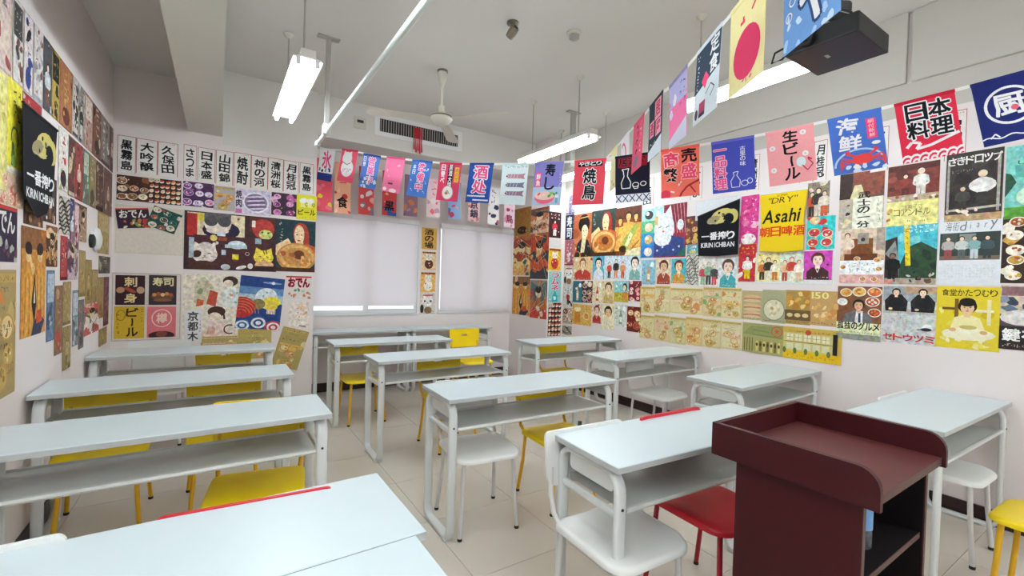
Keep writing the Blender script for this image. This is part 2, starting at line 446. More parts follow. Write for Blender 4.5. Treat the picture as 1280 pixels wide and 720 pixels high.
# ------------------------------------------------------------------ lectern
def make_lectern():
    c = empty('lectern', (1.68, .668, 0), math.radians(.8), 'dark red wooden lectern with raised tray edges and open shelf', 'lectern')
    W, D, ZS, ZT = .575, .445, .893, .968      # width, depth, tray surface, tray edge top
    boxo('tray', (-W/2+.018, -D/2, ZS-.022, W/2-.018, D/2-.018, ZS), ['wood_top'], c)
    b = boxo('tray_front_edge', (-W/2+.018, -D/2-.002, ZS-.023, W/2-.018, -D/2, ZS+.001), 'wood_edge', c)
    for s in (-1, 1):
        bm = bmesh.new()
        r = .055; pts = [(D/2, ZS-.03), (D/2, ZT)] + [(-D/2-.012+r-r*math.sin(math.radians(t)), ZT-r+r*math.cos(math.radians(t))) for t in range(0, 91, 15)] + [(-D/2-.012, ZS-.03)]
        f = bm.faces.new([bm.verts.new((s*W/2, a, z)) for a, z in pts])
        e = bmesh.ops.extrude_face_region(bm, geom=[f])
        bmesh.ops.translate(bm, vec=(-s*.018, 0, 0), verts=[v for v in e['geom'] if isinstance(v, bmesh.types.BMVert)])
        obj('tray_side', bm, 'wood', c)
    boxo('tray_back', (-W/2+.018, D/2-.018, ZS-.03, W/2-.018, D/2, ZT), 'wood', c)
    X0, X1, Y0, Y1 = -W/2+.022, W/2-.022, -D/2+.03, D/2-.075
    for s, x in ((-1, X0), (1, X1-.018)):
        boxo('side_panel', (x, Y0, 0, x+.018, Y1, ZS-.03), 'wood', c)
    for x in (X0, X1-.018): boxo('edge_strip', (x, Y0-.002, .0, x+.018, Y0, ZS-.03), 'wood_edge', c)
    boxo('back_panel', (X0+.018, Y1-.016, .05, X1-.018, Y1, ZS-.023), 'inner', c)
    boxo('side_lining', (X1-.0195, Y0+.002, .06, X1-.018, Y1-.016, ZS-.023), 'inner', c)
    boxo('side_lining', (X0+.018, Y0+.002, .06, X0+.0195, Y1-.016, ZS-.023), 'inner', c)
    s = boxo('shelf', (X0+.0195, Y0+.01, .622, X1-.0195, Y1-.016, .640), 'inner', c)
    boxo('shelf_edge', (X0+.0195, Y0+.008, .622, X1-.0195, Y0+.010, .640), 'wood_edge', c)
    boxo('bottom_board', (X0+.018, Y0+.01, .04, X1-.018, Y1-.016, .06), 'inner', c)
    boxo('under_rail', (X0+.018, Y0+.03, ZS-.06, X1-.018, Y0+.048, ZS-.023), 'inner', c)
    boxo('hook', (X1, Y0+.22, .70, X1+.02, Y0+.24, .73), 'dark', c)
    return c
make_lectern()
b = empty('water_bottle', (1.66, .56, .640), 0, 'clear water bottle with blue label on the lectern shelf', 'bottle')
lathe('bottle_body', [(.028, 0), (.032, .006), (.032, .15), (.030, .165), (.014, .2), (.013, .215)], 'pet', b)
lathe('bottle_label', [(.0325, .06), (.0326, .06), (.0326, .13), (.0325, .13)], mat('blue_label', '#5f8fc0', .4), b)
lathe('bottle_cap', [(.015, .205), (.0155, .207), (.0155, .225), (.014, .228)], mat('white_cap', '#e6e8ea', .4), b)

# ------------------------------------------------------------------ ceiling fixtures
def lamp(x, y0, y1, z, rods, label, rz=0.):
    L = y1-y0; ym = (y0+y1)/2
    o = empty('fluorescent_lamp', (x, ym, z), rz, label, 'ceiling lamp', 'twin tube fluorescent lamps')
    boxo('housing', (-.045, -L/2, .03, .045, L/2, .085), 'box', o, bevel=.006)
    for s in (-1, 1):
        bm = bmesh.new()
        q = [(s*.03, .035), (s*.03, .040), (s*.088, .026), (s*.087, .021)]
        A = [bm.verts.new((a, -L/2, c)) for a, c in q]; B = [bm.verts.new((a, L/2, c)) for a, c in q]
        for i in range(4): bm.faces.new((A[i], A[(i+1) % 4], B[(i+1) % 4], B[i]))
        bm.faces.new(A[::-1]); bm.faces.new(B)
        obj('reflector', bm, 'box', o)
        t = tube('tube', [(s*.056, -L/2+.03, .004), (s*.056, L/2-.03, .004)], .0155, 'tube', o, 12)
        for e in (-1, 1): boxo('socket', (s*.056-.012, e*(L/2-.022)-.012, -.012, s*.056+.012, e*(L/2-.022)+.012, .035), 'frame', o)
    for yy, top in rods:
        r = tube('hanging_rod', [(0, yy-ym, .085), (0, yy-ym, top-z-.012)], .006, 'steel', o, 8)
        lathe('ceiling_cup', [(.012, -.035), (.038, -.012), (.042, 0)], 'ivory', r, (0, yy-ym, top-z), 14)
    return o
LZ = 2.745
lamp(.445, 3.10, 4.40, LZ, ((3.3, ZC), (4.15, ZC)), 'bright twin tube lamp hanging left of the ceiling fan')
lamp(2.84, 3.075, 4.24, LZ, ((3.30, ZC), (4.05, ZC)), 'twin tube lamp hanging above the middle flags')
lamp(2.90, 1.05, 2.21, LZ, ((1.25, ZC), (2.05, ZC)), 'twin tube lamp partly hidden behind the projector')
lamp(3.68, 3.60, 4.76, LZ, ((3.8, ZC), (4.6, ZC)), 'twin tube lamp glimpsed between flags near the pillar')
lamp(.445, .95, 2.15, LZ, ((1.15, ZC), (1.95, ZC)), 'twin tube lamp above the aisle over the viewer')
lamp(.445, -1.6, -.4, LZ, ((-1.4, ZC), (-.6, ZC)), 'twin tube lamp at the front of the room by the aisle')
lamp(2.90, -1.6, -.4, LZ, ((-1.4, ZC), (-.6, ZC)), 'twin tube lamp at the front of the room by the right wall')

lamp(-.52, -.45, .75, 2.62, ((-.25, ZCL), (.55, ZCL)), 'added unseen twin tube fill lamp near the left wall over the front desks')  # added out of view to lighten the ceiling strip and upper left wall
lamp(-.15, -2.6, -1.4, 2.55, ((-2.4, ZCL), (-1.6, ZCL)), 'added twin tube fill lamp behind the viewer by the left wall', math.pi/2)  # unseen, like the two below: added to throw light into the ceiling strip
lamp(1.45, -2.6, -1.4, 2.55, ((-2.4, ZC), (-1.6, ZC)), 'added twin tube fill lamp behind the viewer in the middle', math.pi/2)
lamp(3.05, -2.6, -1.4, 2.55, ((-2.4, ZC), (-1.6, ZC)), 'added twin tube fill lamp behind the viewer by the right wall', math.pi/2)

# ceiling fan
fan = empty('ceiling_fan', (1.73, 3.976, ZC), 0, 'ivory three bladed ceiling fan', 'ceiling fan')
lathe('canopy', [(.03, 0), (.042, -.01), (.045, -.05), (.04, -.09), (.022, -.13), (.016, -.15)], 'ivory', fan)
lathe('mount_clamp', [(.028, .0), (.05, -.002), (.05, -.018), (.028, -.02)], 'chrome', fan)
tube('down_rod', [(0, 0, -.14), (0, 0, -.36)], .012, 'ivory', fan)
lathe('coupling', [(.012, -.33), (.03, -.335), (.032, -.40), (.03, -.41)], 'ivory', fan)
lathe('motor', [(.03, -.40), (.085, -.415), (.105, -.435), (.105, -.455), (.085, -.485), (.05, -.505), (.02, -.51)], 'ivory', fan)
lathe('trim_ring', [(.104, -.432), (.108, -.436), (.108, -.444), (.104, -.446)], 'chrome', fan)
for ang in (163.5, -53, 55.5):
    a = math.radians(ang)
    bm = bmesh.new()
    pts = [(.10, -.025), (.16, -.035), (.22, -.055), (.60, -.075), (.66, -.06), (.68, -.01), (.66, .04), (.60, .055), (.22, .045), (.16, .03), (.10, .02)]
    f = bm.faces.new([bm.verts.new((x, y, -.455 - .018*math.sin(max(0, x-.1)*2.2) + .12*y)) for x, y in pts])
    e = bmesh.ops.extrude_face_region(bm, geom=[f])
    bmesh.ops.translate(bm, vec=(0, 0, .004), verts=[v for v in e['geom'] if isinstance(v, bmesh.types.BMVert)])
    bl = obj('blade', bm, 'ivory', fan); bl.rotation_euler = (0, 0, a)

# rails hung from T brackets
def rail(x, y0, y1, z, ts, label):
    o = empty('hanging_rail', (x, (y0+y1)/2, z), 0, label, 'rail', None)
    ym = (y0+y1)/2
    bm = bmesh.new(); sweep(bm, [(0, y0-ym, 0), (0, y1-ym, 0)], oval(.016, .016, 8)); obj('rail_bar', bm, 'rail', o)
    boxo('end_cap', (-.02, y1-ym-.005, -.02, .02, y1-ym+.05, .02), 'frame', o, bevel=.004)
    for t in ts:
        h = boxo('hanger', (-.018, t-ym-.012, .016, .018, t-ym+.012, ZC-z-.012), 'steel', o)
        boxo('hanger_plate', (-.085, t-ym-.03, ZC-z-.012, .085, t-ym+.03, ZC-z), 'steel', h)
        boxo('clamp', (-.03, t-ym-.03, -.022, .03, t-ym+.03, .06), 'rail', h, bevel=.005)
rail(.724, -1.5, 4.38, 2.605, (4.0, 1.2), 'mint white rail running under the ceiling left of the fan')
br = empty('ceiling_bracket', (3.378, 4.017, ZC), 0, 'grey T shaped ceiling bracket behind the middle lamp', 'bracket')
boxo('bracket_plate', (-.085, -.03, -.012, .085, .03, 0), 'steel', br); boxo('bracket_post', (-.03, -.015, -.62, .03, .015, -.012), 'steel', br)

# ventilation grille and wall controls on the bulkhead
YV = YB+.03
g = empty('air_vent', (2.03, YV, 3.185), 0, 'dark slotted air vent with white frame above the windows', 'air vent')
bm = bmesh.new()
for q in ((-.56, -.012, -.125, .56, 0, -.075), (-.56, -.012, .075, .56, 0, .125), (-.56, -.012, -.075, -.50, 0, .075), (.50, -.012, -.075, .56, 0, .075)): box(bm, *q)
obj('vent_frame', bm, 'frame', g)
boxo('vent_backing', (-.50, -.003, -.075, .50, -.001, .075), 'cap', g)
slat_me = None
for i in range(33):
    x = -.485 + i*.0303
    if slat_me is None:
        s0 = boxo('vent_slat', (-.004, -.010, -.074, .004, -.003, .074), 'steel', g); slat_me = s0.data
    else:
        s0 = bpy.data.objects.new('vent_slat', slat_me); COL.objects.link(s0); s0.parent = g
    s0.location = (x, 0, 0)
st = empty('red_streamers', (1.985, YV-.016, 3.24), 0, 'red ribbon streamers hanging from the air vent', 'streamer')
for i in range(5):
    bm = bmesh.new(); x = -.05+i*.024
    pts = [(x, -.002-.01*(j/8), -.27*j/8 - (.03*i % .05)*(j/8)) for j in range(9)]
    A = [bm.verts.new((a, b, c)) for a, b, c in pts]; B = [bm.verts.new((a+.016+.004*math.sin(j), b, c)) for j, (a, b, c) in enumerate(pts)]
    for j in range(8): bm.faces.new((A[j], B[j], B[j+1], A[j+1]))
    obj('ribbon', bm, 'red_cloth', st)
t = empty('wall_thermostat', (1.309, YV, 3.156), 0, 'small square wall control with dark display above the window', 'thermostat')
boxo('body', (-.065, -.014, -.065, .065, 0, .065), 'ivory', t, bevel=.004); boxo('display', (-.035, -.0155, .0, .035, -.0135, .032), 'dark', t)
# detectors
s = empty('smoke_detector', (2.304, 2.76, ZC), 0, 'round white smoke detector on the ceiling', 'smoke detector')
lathe('base', [(.055, 0), (.055, -.018), (.05, -.022)], 'ivory', s); lathe('sensor_ring', [(.038, -.02), (.04, -.024), (.04, -.045), (.03, -.052)], 'steel', s)
s = empty('ceiling_sensor', (1.835, 2.926, ZC), 0, 'small metal sensor head on a ceiling mount', 'sensor')
lathe('mount', [(.045, 0), (.045, -.012), (.022, -.016), (.022, -.05)], 'chrome', s)
h = lathe('sensor_head', [(.0, -.05), (.03, -.04), (.036, .0), (.03, .045), (.0, .05)], 'chrome', s, (-.01, -.01, -.085), 14); h.rotation_euler = (math.radians(55), .3, 0)
lathe('lens', [(.0001, 0), (.02, 0), (.018, .006), (.0001, .008)], 'dark', h, (0, 0, .047), 12)
# round fitting on the left wall
w = empty('wall_speaker', (XL, 4.6, 1.64), 0, 'round white wall fitting with a dark centre on left wall', 'wall fitting')
d = lathe('dome', [(.088, 0), (.092, .012), (.08, .03), (.03, .045)], 'c_white', w, None, 20); d.rotation_euler = (0, math.pi/2, 0)
d = lathe('socket_ring', [(.05, .0), (.05, .02), (.035, .028), (.02, .03)], 'dark', w, (0, -.125, -.02), 14); d.rotation_euler = (0, math.pi/2, 0)

# projector under the ceiling
p = empty('projector', (2.47, 1.005, 2.55), 0, 'black ceiling projector hanging behind the blue flag', 'projector')
boxo('projector_body', (-.17, -.152, 0, .17, .152, .088), 'black', p, bevel=.008)
boxo('top_cover', (-.13, -.12, .088, .13, .12, .105), 'black', p, bevel=.006)
l = lathe('lens_barrel', [(.034, 0), (.036, .01), (.034, .03), (.028, .03)], 'black', p, (-.17, .05, .045), 18); l.rotation_euler = (0, -math.pi/2, 0)
lathe('lens_glass', [(.0001, .0), (.026, 0), (.02, .008), (.0001, .01)], 'black_gloss', l, (0, 0, .026), 16)
boxo('label_plate', (-.04, .02, -.001, -.005, .035, 0), 'steel', p)
for sx, sy in ((-1, -1), (1, -1), (-1, 1), (1, 1)):
    tube('mount_arm', [(sx*.02, sy*.02, .20), (sx*.09, sy*.09, .13), (sx*.09, sy*.09, .10)], .007, 'dark', p, 8)
lathe('mount_hub', [(.05, .19), (.055, .2), (.055, .23), (.03, .24)], 'dark', p)
tube('mount_pole', [(0, 0, .23), (0, 0, ZC-2.55-.01)], .02, 'dark', p)
lathe('mount_plate', [(.07, ZC-2.55-.012), (.07, ZC-2.55)], 'dark', p)
tube('power_cable', [(-.15, .15, .06), (-.17, .20, .04), (-.14, .23, .01), (-.10, .20, .03), (-.06, .16, .10), (-.02, .10, .3), (0, .03, .6)], .005, 'cap', p, 8)
# small things
boxx = empty('wall_socket', (XR, .42, .42), 0, 'small wall socket above the dark baseboard', 'socket')
boxo('plate', (-.008, -.06, -.04, 0, .06, .04), 'wall', boxx, bevel=.003); boxo('slots', (-.0095, -.02, -.008, -.0075, .02, .008), 'dark', boxx)
boxx = empty('power_strip', (2.92, 3.3, 0), .6, 'black power strip lying on the floor behind the middle desk', 'power strip')
boxo('strip_body', (-.16, -.03, 0, .16, .03, .04), 'black', boxx, bevel=.005); boxo('strip_face', (-.13, -.018, .04, .13, .018, .042), 'dark', boxx)

# ------------------------------------------------------------------ flat print: shapes and lettering laid on paper or cloth
_glyphs = {}
type_scene = bpy.data.scenes.new('type_setting')      # letters are outlined here, then it is removed
def glyph(ch, bold):
    k = (ch, bold)
    if k in _glyphs: return _glyphs[k]
    cu = bpy.data.curves.new('glyph', 'FONT'); cu.body = ch; cu.resolution_u = 2; cu.offset = bold
    o = bpy.data.objects.new('glyph', cu); type_scene.collection.objects.link(o)
    vl = type_scene.view_layers[0]; vl.update(); dg = vl.depsgraph
    me = o.evaluated_get(dg).to_mesh()
    vs_ = [(v.co.x, v.co.y) for v in me.vertices]; fs = [tuple(p.vertices) for p in me.polygons]
    o.evaluated_get(dg).to_mesh_clear(); bpy.data.objects.remove(o); bpy.data.curves.remove(cu)
    if vs_:
        x0 = min(a for a, b in vs_); x1 = max(a for a, b in vs_); y0 = min(b for a, b in vs_); y1 = max(b for a, b in vs_)
    else: x0 = x1 = y0 = y1 = 0
    _glyphs[k] = (vs_, fs, (x0, x1, y0, y1))
    return _glyphs[k]

def clip(poly):
    for ax, lo, sgn in ((0, 0, 1), (0, 1, -1), (1, 0, 1), (1, 1, -1)):
        out = []
        for i in range(len(poly)):
            p, q = poly[i-1], poly[i]
            dp, dq = (p[ax]-lo)*sgn, (q[ax]-lo)*sgn
            if (dp >= 0) != (dq >= 0):
                t = dp/(dp-dq); out.append((p[0]+(q[0]-p[0])*t, p[1]+(q[1]-p[1])*t))
            if dq >= 0: out.append(q)
        poly = out
        if len(poly) < 3: return []
    return poly

class Art:
    def __init__(s, w, h, seed=0):
        s.w, s.h = w, h; s.v = []; s.f = []; s.c = []; s.k = 0; s.r = random.Random(seed); s.bg = '#ffffff'
    def _add(s, pts, faces, col, new=True):
        if new: s.k += 1
        n = len(s.v); z = .0006 + .00005*s.k; c = lin(col)
        s.v += [((x-.5)*s.w, (y-.5)*s.h, z) for x, y in pts]
        for f in faces: s.f.append(tuple(i+n for i in f)); s.c.append(c)
    def poly(s, pts, col, new=True):
        p = clip(list(pts))
        if len(p) >= 3: s._add(p, [tuple(range(len(p)))], col, new)
    def rect(s, x0, y0, x1, y1, col, new=True): s.poly([(x0, y0), (x1, y0), (x1, y1), (x0, y1)], col, new)
    def ell(s, cx, cy, rx, ry, col, n=14, rot=0., a0=0, a1=360, new=True):
        """rx in widths, ry in heights"""
        pts = []
        full = a1-a0 >= 360
        for i in range(n if full else n+1):
            a = math.radians(a0+(a1-a0)*i/n); x, y = rx*s.w*math.cos(a), ry*s.h*math.sin(a)
            ca, sa = math.cos(rot), math.sin(rot)
            pts.append((cx+(x*ca-y*sa)/s.w, cy+(x*sa+y*ca)/s.h))
        s.poly(pts, col, new)
    def disc(s, cx, cy, r, col, n=14, new=True): s.ell(cx, cy, r/s.w, r/s.h, col, n, new=new)   # r in metres
    def line(s, pts, wd, col, new=True):
        """polyline of width wd metres"""
        if new: s.k += 1
        for (xa, ya), (xb, yb) in zip(pts, pts[1:]):
            dx, dy = (xb-xa)*s.w, (yb-ya)*s.h; L = math.hypot(dx, dy) or 1; nx, ny = -dy/L*wd/2/s.w, dx/L*wd/2/s.h
            s.poly([(xa+nx, ya+ny), (xb+nx, yb+ny), (xb-nx, yb-ny), (xa-nx, ya-ny)], col, False); s.k += .2
    def ring(s, cx, cy, rx, ry, wd, col, n=20, a0=0, a1=360):
        s.line([(cx+rx*math.cos(math.radians(a0+(a1-a0)*i/n)), cy+ry*math.sin(math.radians(a0+(a1-a0)*i/n))) for i in range(n+1)], wd, col)
    def text(s, t, x0, y0, x1, y1, col, vert=True, bold=.02, edge=None, ew=.05, brush=0., slant=0.):
        n = len(t)
        bold = max(-.01, min(bold, .03)); ew = min(ew, .058)
        if t.isascii(): return s.latin(t, x0, y0, x1, y1, col, bold, slant)
        for col_, b in (((edge, bold+ew),) if edge else ()) + ((col, bold),):
            s.k += 1; k0 = s.k; m = 0
            for i, ch in enumerate(t):
                if ch == ' ': continue
                if vert: cx0, cx1, cy1 = x0, x1, y1-(y1-y0)*i/n; cy0 = y1-(y1-y0)*(i+1)/n
                else: cy0, cy1, cx0 = y0, y1, x0+(x1-x0)*i/n; cx1 = x0+(x1-x0)*(i+1)/n
                V, F, bb = glyph(ch, .005 if b > .004 else 0.); _, _, ref = glyph(ch, 0.)
                rx0, rx1, ry0, ry1 = ref
                gw, gh = max(rx1-rx0, .01), max(ry1-ry0, .01)
                big = max(gw, gh)
                wide = gw/gh > 3 or gh/gw > 3 or big < .55
                q = b-.004; m = 0 if q <= .002 else (4 if q < .03 else 8)      # heavier strokes: the letter again, nudged round a small circle
                pts = []
                for (a, c) in V:
                    if wide:
                        u = .5+(a-(rx0+rx1)/2)/max(.92, big); v = .5+(c-(ry0+ry1)/2)/max(.92, big)
                    else: u = (a-rx0)/gw; v = (c-ry0)/gh
                    if vert and ch in 'ー-': u, v = v, u
                    if brush:
                        u += brush*math.sin(5*v+i*2.1+n); v += brush*math.sin(4*u+i*1.7)
                    u += slant*(v-.5)
                    u = .05+.9*u; v = .06+.88*v
                    pts.append((cx0+(cx1-cx0)*u, cy0+(cy1-cy0)*v))
                for k in range(m):
                    t_ = 2*math.pi*(k+.5)/m; ox, oy = q*math.cos(t_)*(cx1-cx0), q*math.sin(t_)*(cy1-cy0)
                    s.k = k0+.6*k; s._add([(x+ox, y+oy) for x, y in pts], F, col_, False)
                s.k = k0+.6*m
                s._add(pts, F, col_, False)
    def latin(s, t, x0, y0, x1, y1, col, bold, slant):
        """one line of roman letters at natural widths, fitted to the box"""
        s.k += 1; gs = []; w = 0
        for ch in t:
            if ch == ' ': w += .28; continue
            V, F, (a0, a1, b0, b1) = glyph(ch, min(max(bold, 0), .02)); gs.append((V, F, w-a0)); w += a1-a0+.07
        top = .72
        for V, F, off in gs:
            s._add([(x0+(x1-x0)*((a+off)/w + slant*(c-.36)*.35), y0+(y1-y0)*c/top) for a, c in V], F, col, False)
    def marks(s, x0, y0, x1, y1, col, nx, ny, wd=None):
        """unreadable small writing: clusters of short strokes"""
        s.k += 1
        cw, chh = (x1-x0)/nx, (y1-y0)/ny; wd = wd or min(cw*s.w, chh*s.h)*.16
        for i in range(nx):
            for j in range(ny):
                for _ in range(3):
                    a = (x0+cw*(i+s.r.uniform(.12, .88)), y0+chh*(j+s.r.uniform(.12, .88)))
                    if s.r.random() < .5: b = (x0+cw*(i+s.r.uniform(.1, .9)), a[1]+chh*s.r.uniform(-.1, .1))
                    else: b = (a[0]+cw*s.r.uniform(-.12, .12), y0+chh*(j+s.r.uniform(.1, .9)))
                    s.line([a, b], wd, col, False)
    def blobs(s, n, cols, x0=0, y0=0, x1=1, y1=1, r0=.04, r1=.14):
        for _ in range(n):
            cx, cy = s.r.uniform(x0, x1), s.r.uniform(y0, y1); m = min(s.w, s.h)
            r = s.r.uniform(r0, r1)*max(s.w, s.h)*.8; q = s.r.uniform(.5, 1); rot = s.r.uniform(0, 3)
            pts = []
            for i in range(10):
                a = 2*math.pi*i/10; rr = r*s.r.uniform(.7, 1.15); x, y = rr*math.cos(a), rr*q*math.sin(a)
                pts.append((cx+(x*math.cos(rot)-y*math.sin(rot))/s.w, cy+(x*math.sin(rot)+y*math.cos(rot))/s.h))
            s.poly(pts, s.r.choice(cols))
    def wave(s, y, amp, k, ph, base, col):
        pts = [(i/24, y+amp*math.sin(k*i/24+ph)) for i in range(25)]
        s.poly(pts + [(1, base), (0, base)], col)
    def face(s, cx, cy, r, skin, hair, longhair=False):
        """small drawn head, r in metres"""
        a, b = r/s.w, r/s.h
        s.ell(cx, cy+b*.25, a*1.12, b*1.15, hair)
        if longhair: s.poly([(cx-a*1.15, cy+b*.3), (cx+a*1.15, cy+b*.3), (cx+a*1.0, cy-b*1.3), (cx-a*1.0, cy-b*1.3)], hair)
        s.poly([(cx-a*.35, cy-b*.7), (cx+a*.35, cy-b*.7), (cx+a*.4, cy-b*1.5), (cx-a*.4, cy-b*1.5)], skin)
        s.ell(cx, cy-b*.05, a*.8, b*1.0, skin)
        s.ell(cx, cy+b*.75, a*.85, b*.45, hair, a0=0, a1=180)
        for q in (-1, 1):
            s.ell(cx+q*a*.34, cy+b*.05, a*.13, b*.06, '#2a1e1a', 8); s.line([(cx+q*a*.2, cy+b*.24), (cx+q*a*.5, cy+b*.26)], r*.07, '#3a2a22')
        s.line([(cx, cy), (cx+a*.08, cy-b*.28), (cx-a*.04, cy-b*.3)], r*.06, '#b08468')
        s.ell(cx, cy-b*.52, a*.22, b*.07, '#a83a34', 8)
    def bust(s, cx, y0, y1, skin, hair, robe, wid=.7):
        """head and shoulders between y0 and y1"""
        H = (y1-y0)*s.h; r = min(H*.21, wid*s.w*.36); top = y1 - 1.25*r/s.h
        a = wid/2
        s.poly([(cx-a, y0), (cx-a*.95, y0+(top-y0)*.42), (cx-a*.5, y0+(top-y0)*.62), (cx, y0+(top-y0)*.68), (cx+a*.5, y0+(top-y0)*.62), (cx+a*.95, y0+(top-y0)*.42), (cx+a, y0)], robe)
        s.face(cx, top, r, skin, hair)
        s.line([(cx-.3*r/s.w, top-1.4*r/s.h), (cx, top-2.2*r/s.h), (cx+.3*r/s.w, top-1.4*r/s.h)], r*.12, '#e8e0d4')
    def figure(s, cx, y0, y1, skin, hair, top, legs, seated=False):
        H = y1-y0; r = H*s.h*.085; a = r/s.w
        s.poly([(cx-a*1.5, y0), (cx-a*.2, y0), (cx, y0+H*.4), (cx+a*.2, y0), (cx+a*1.5, y0), (cx+a*1.5, y0+H*.5), (cx-a*1.5, y0+H*.5)], legs)
        s.poly([(cx-a*1.6, y0+H*.42), (cx+a*1.6, y0+H*.42), (cx+a*2.1, y0+H*.76), (cx+a*.8, y0+H*.82), (cx-a*.8, y0+H*.82), (cx-a*2.1, y0+H*.76)], top)
        s.line([(cx-a*2, y0+H*.75), (cx-a*2.4, y0+H*.5), (cx-a*.9, y0+H*.42)], r*.7, top); s.line([(cx+a*2, y0+H*.75), (cx+a*2.4, y0+H*.5), (cx+a*.9, y0+H*.42)], r*.7, top)
        s.ell(cx, y0+H*.93, a*1.15, r*1.2/s.h, hair); s.ell(cx, y0+H*.905, a*.85, r*1.0/s.h, skin)
    def bowl(s, cx, cy, r, rim, food, seed=0):
        s.ell(cx, cy, r/s.w, r*.8/s.h, rim, 18); s.ell(cx, cy, r*.84/s.w, r*.66/s.h, food[0], 16)
        for i in range(5): 
            a = s.r.uniform(0, 6.28); s.ell(cx+.4*r*math.cos(a)/s.w, cy+.32*r*math.sin(a)/s.h, r*s.r.uniform(.15, .3)/s.w, r*s.r.uniform(.12, .22)/s.h, s.r.choice(food[1:] or food), 8, s.r.uniform(0, 3))
    def mesh(s, name, m):
        me = bpy.data.meshes.new(name); me.from_pydata(s.v, [], s.f)
        at = me.attributes.new('ink', 'FLOAT_COLOR', 'CORNER')
        data = []
        for f, c in zip(s.f, s.c): data += list(c)*len(f)
        at.data.foreach_set('color', data); me.materials.append(M[m]); return me

SK, HR = '#ecd0b0', '#241c1a'
def A_plain(a, bg): a.bg = bg; a.line([(.02, .02), (.98, .02), (.98, .98), (.02, .98), (.02, .02)], .0015, '#b8b0a6')
def A_card(a, t):
    a.bg = '#e9e4de'; a.rect(0, 0, .035, 1, '#b87068'); a.rect(.965, 0, 1, 1, '#b87068'); a.rect(0, .985, 1, 1, '#b87068', False)
    a.text(t, .17, .07, .83, .9, '#17161a', True, .035, brush=.035)
    a.marks(.55, .92, .85, .97, '#b8443c', 3, 1); a.marks(.08, .1, .14, .4, '#6a6460', 1, 5)
def A_food(a, seed, bg, pal, n):
    a.bg = bg; a.blobs(8, [pal[-1], bg, pal[1]], r0=.06, r1=.2)
    cols = max(1, round(math.sqrt(n*a.w/a.h))); rows = max(1, math.ceil(n/cols))
    for i in range(n):
        cx = (i % cols+.5)/cols + a.r.uniform(-.04, .04); cy = (i//cols+.5)/rows + a.r.uniform(-.05, .05)
        a.bowl(cx, cy, min(a.w/cols, a.h/rows)*a.r.uniform(.42, .52), pal[0] if i % 2 else pal[-1], (a.r.choice(pal[1:]),)+tuple(pal))
    a.blobs(10, pal, r0=.02, r1=.05)
def A_sushi(a, seed, bg):
    a.bg = bg; cols, rows = (6, 5) if a.w > .8*a.h else (4, 7)
    for i in range(cols):
        for j in range(rows):
            x, y = (i+.5)/cols+a.r.uniform(-.02, .02), (j+.5)/rows; rt = a.r.uniform(.1, .6)
            a.ell(x, y-.02, .42/cols, .3/rows, '#e4d6c2', 10, rt); a.ell(x, y+.02, .44/cols, .2/rows, a.r.choice(['#c8502c', '#d8884a', '#a82c24', '#d8b890', '#7a4a34', '#e0c8a8']), 10, rt)
    a.rect(.0, .86, .34, 1, '#c8bca8'); a.marks(.02, .88, .32, .98, '#5a2018', 4, 1)
def A_menu(a, seed, bg, ink):
    a.bg = bg; r = a.r
    tint = [('#e2b4a0', '#d8905a'), ('#b4c490', '#8aa86a'), ('#e6b860', '#d8863a'), ('#e8dcb4', '#c8a050')][seed % 4]
    a.blobs(4, ['#e6d8a4', '#c8b070', '#d8b88a', bg], r0=.06, r1=.16); a.blobs(4, tint, .05, .1, .95, .85, .06, .15); a.rect(.06, .42+.1*(seed % 3), .94, .5+.1*(seed % 3), tint[0])
    a.rect(.03, .9, .97, .97, '#c8a860'); a.marks(.05, .905, .95, .965, ink, max(3, int(a.w/.025)), 1)
    for i in range(3): a.bowl(r.uniform(.2, .8), .16+.22*i*r.uniform(.7, 1), min(a.w, a.h)*r.uniform(.14, .24), '#c89a58', (r.choice(['#e6cf94', '#d8a070', '#c8b060']), '#e8dcb0', '#b07038'))
    for j in range(5): 
        y = .82-j*.15; x = r.uniform(.04, .3); a.marks(x, y, min(.97, x+r.uniform(.35, .65)), y+.06, ink, max(3, int(a.w/.022*.5)), 1)
    for j in range(6):
        x, y = r.uniform(.04, .7), r.uniform(.06, .8); a.marks(x, y, x+.26, y+r.uniform(.05, .16), r.choice([ink, '#b05a3a', '#8a7a3a', '#5a5a40']), 4, 2)
    a.blobs(8, ['#e9dcb0', '#c8964a', '#d8b26a', '#b8a058', '#e0c890'], .05, .05, .95, .8, .02, .05)
    a.line([(.04, .04), (.96, .04), (.96, .88), (.04, .88), (.04, .04)], .002, '#b89a58')
def A_bowl(a, seed, bg, i):
    a.bg = bg
    if i == 0:
        for y in (.75, .45, .2): a.ell(.5, y, .42, .11, '#d9b48a'); a.rect(.1, y-.03, .9, y, '#b86a4a'); a.rect(.1, y-.06, .9, y-.04, '#7a8a4a', False); a.ell(.5, y-.09, .4, .05, '#d8c09a')
    elif i == 1: a.ell(.5, .4, .46, .34, '#8a8a6c'); a.ell(.5, .4, .42, .31, '#d8d2b4'); a.blobs(14, ['#e8e0c0', '#c8b88a', '#b09a68'], .2, .2, .8, .6, .05, .1)
    elif i == 2: a.blobs(16, ['#d8a848', '#c8903a', '#e8c878', '#b07a30'], .1, .5, .9, .95, .08, .16); a.rect(0, .12, 1, .42, '#6a5432'); [a.ell(.2+.3*k, .27, .12, .06, '#d8c08a') for k in range(3)]
    else: a.text('150', .05, .78, .7, .97, '#e6e08a', False, .05, '#7a6a3a'); a.blobs(18, ['#d8a868', '#c88a4a', '#e8d0a0'], .1, .2, .95, .7, .06, .14)
    a.marks(.05, .03, .95, .1, '#5a4a2a', 8, 1)
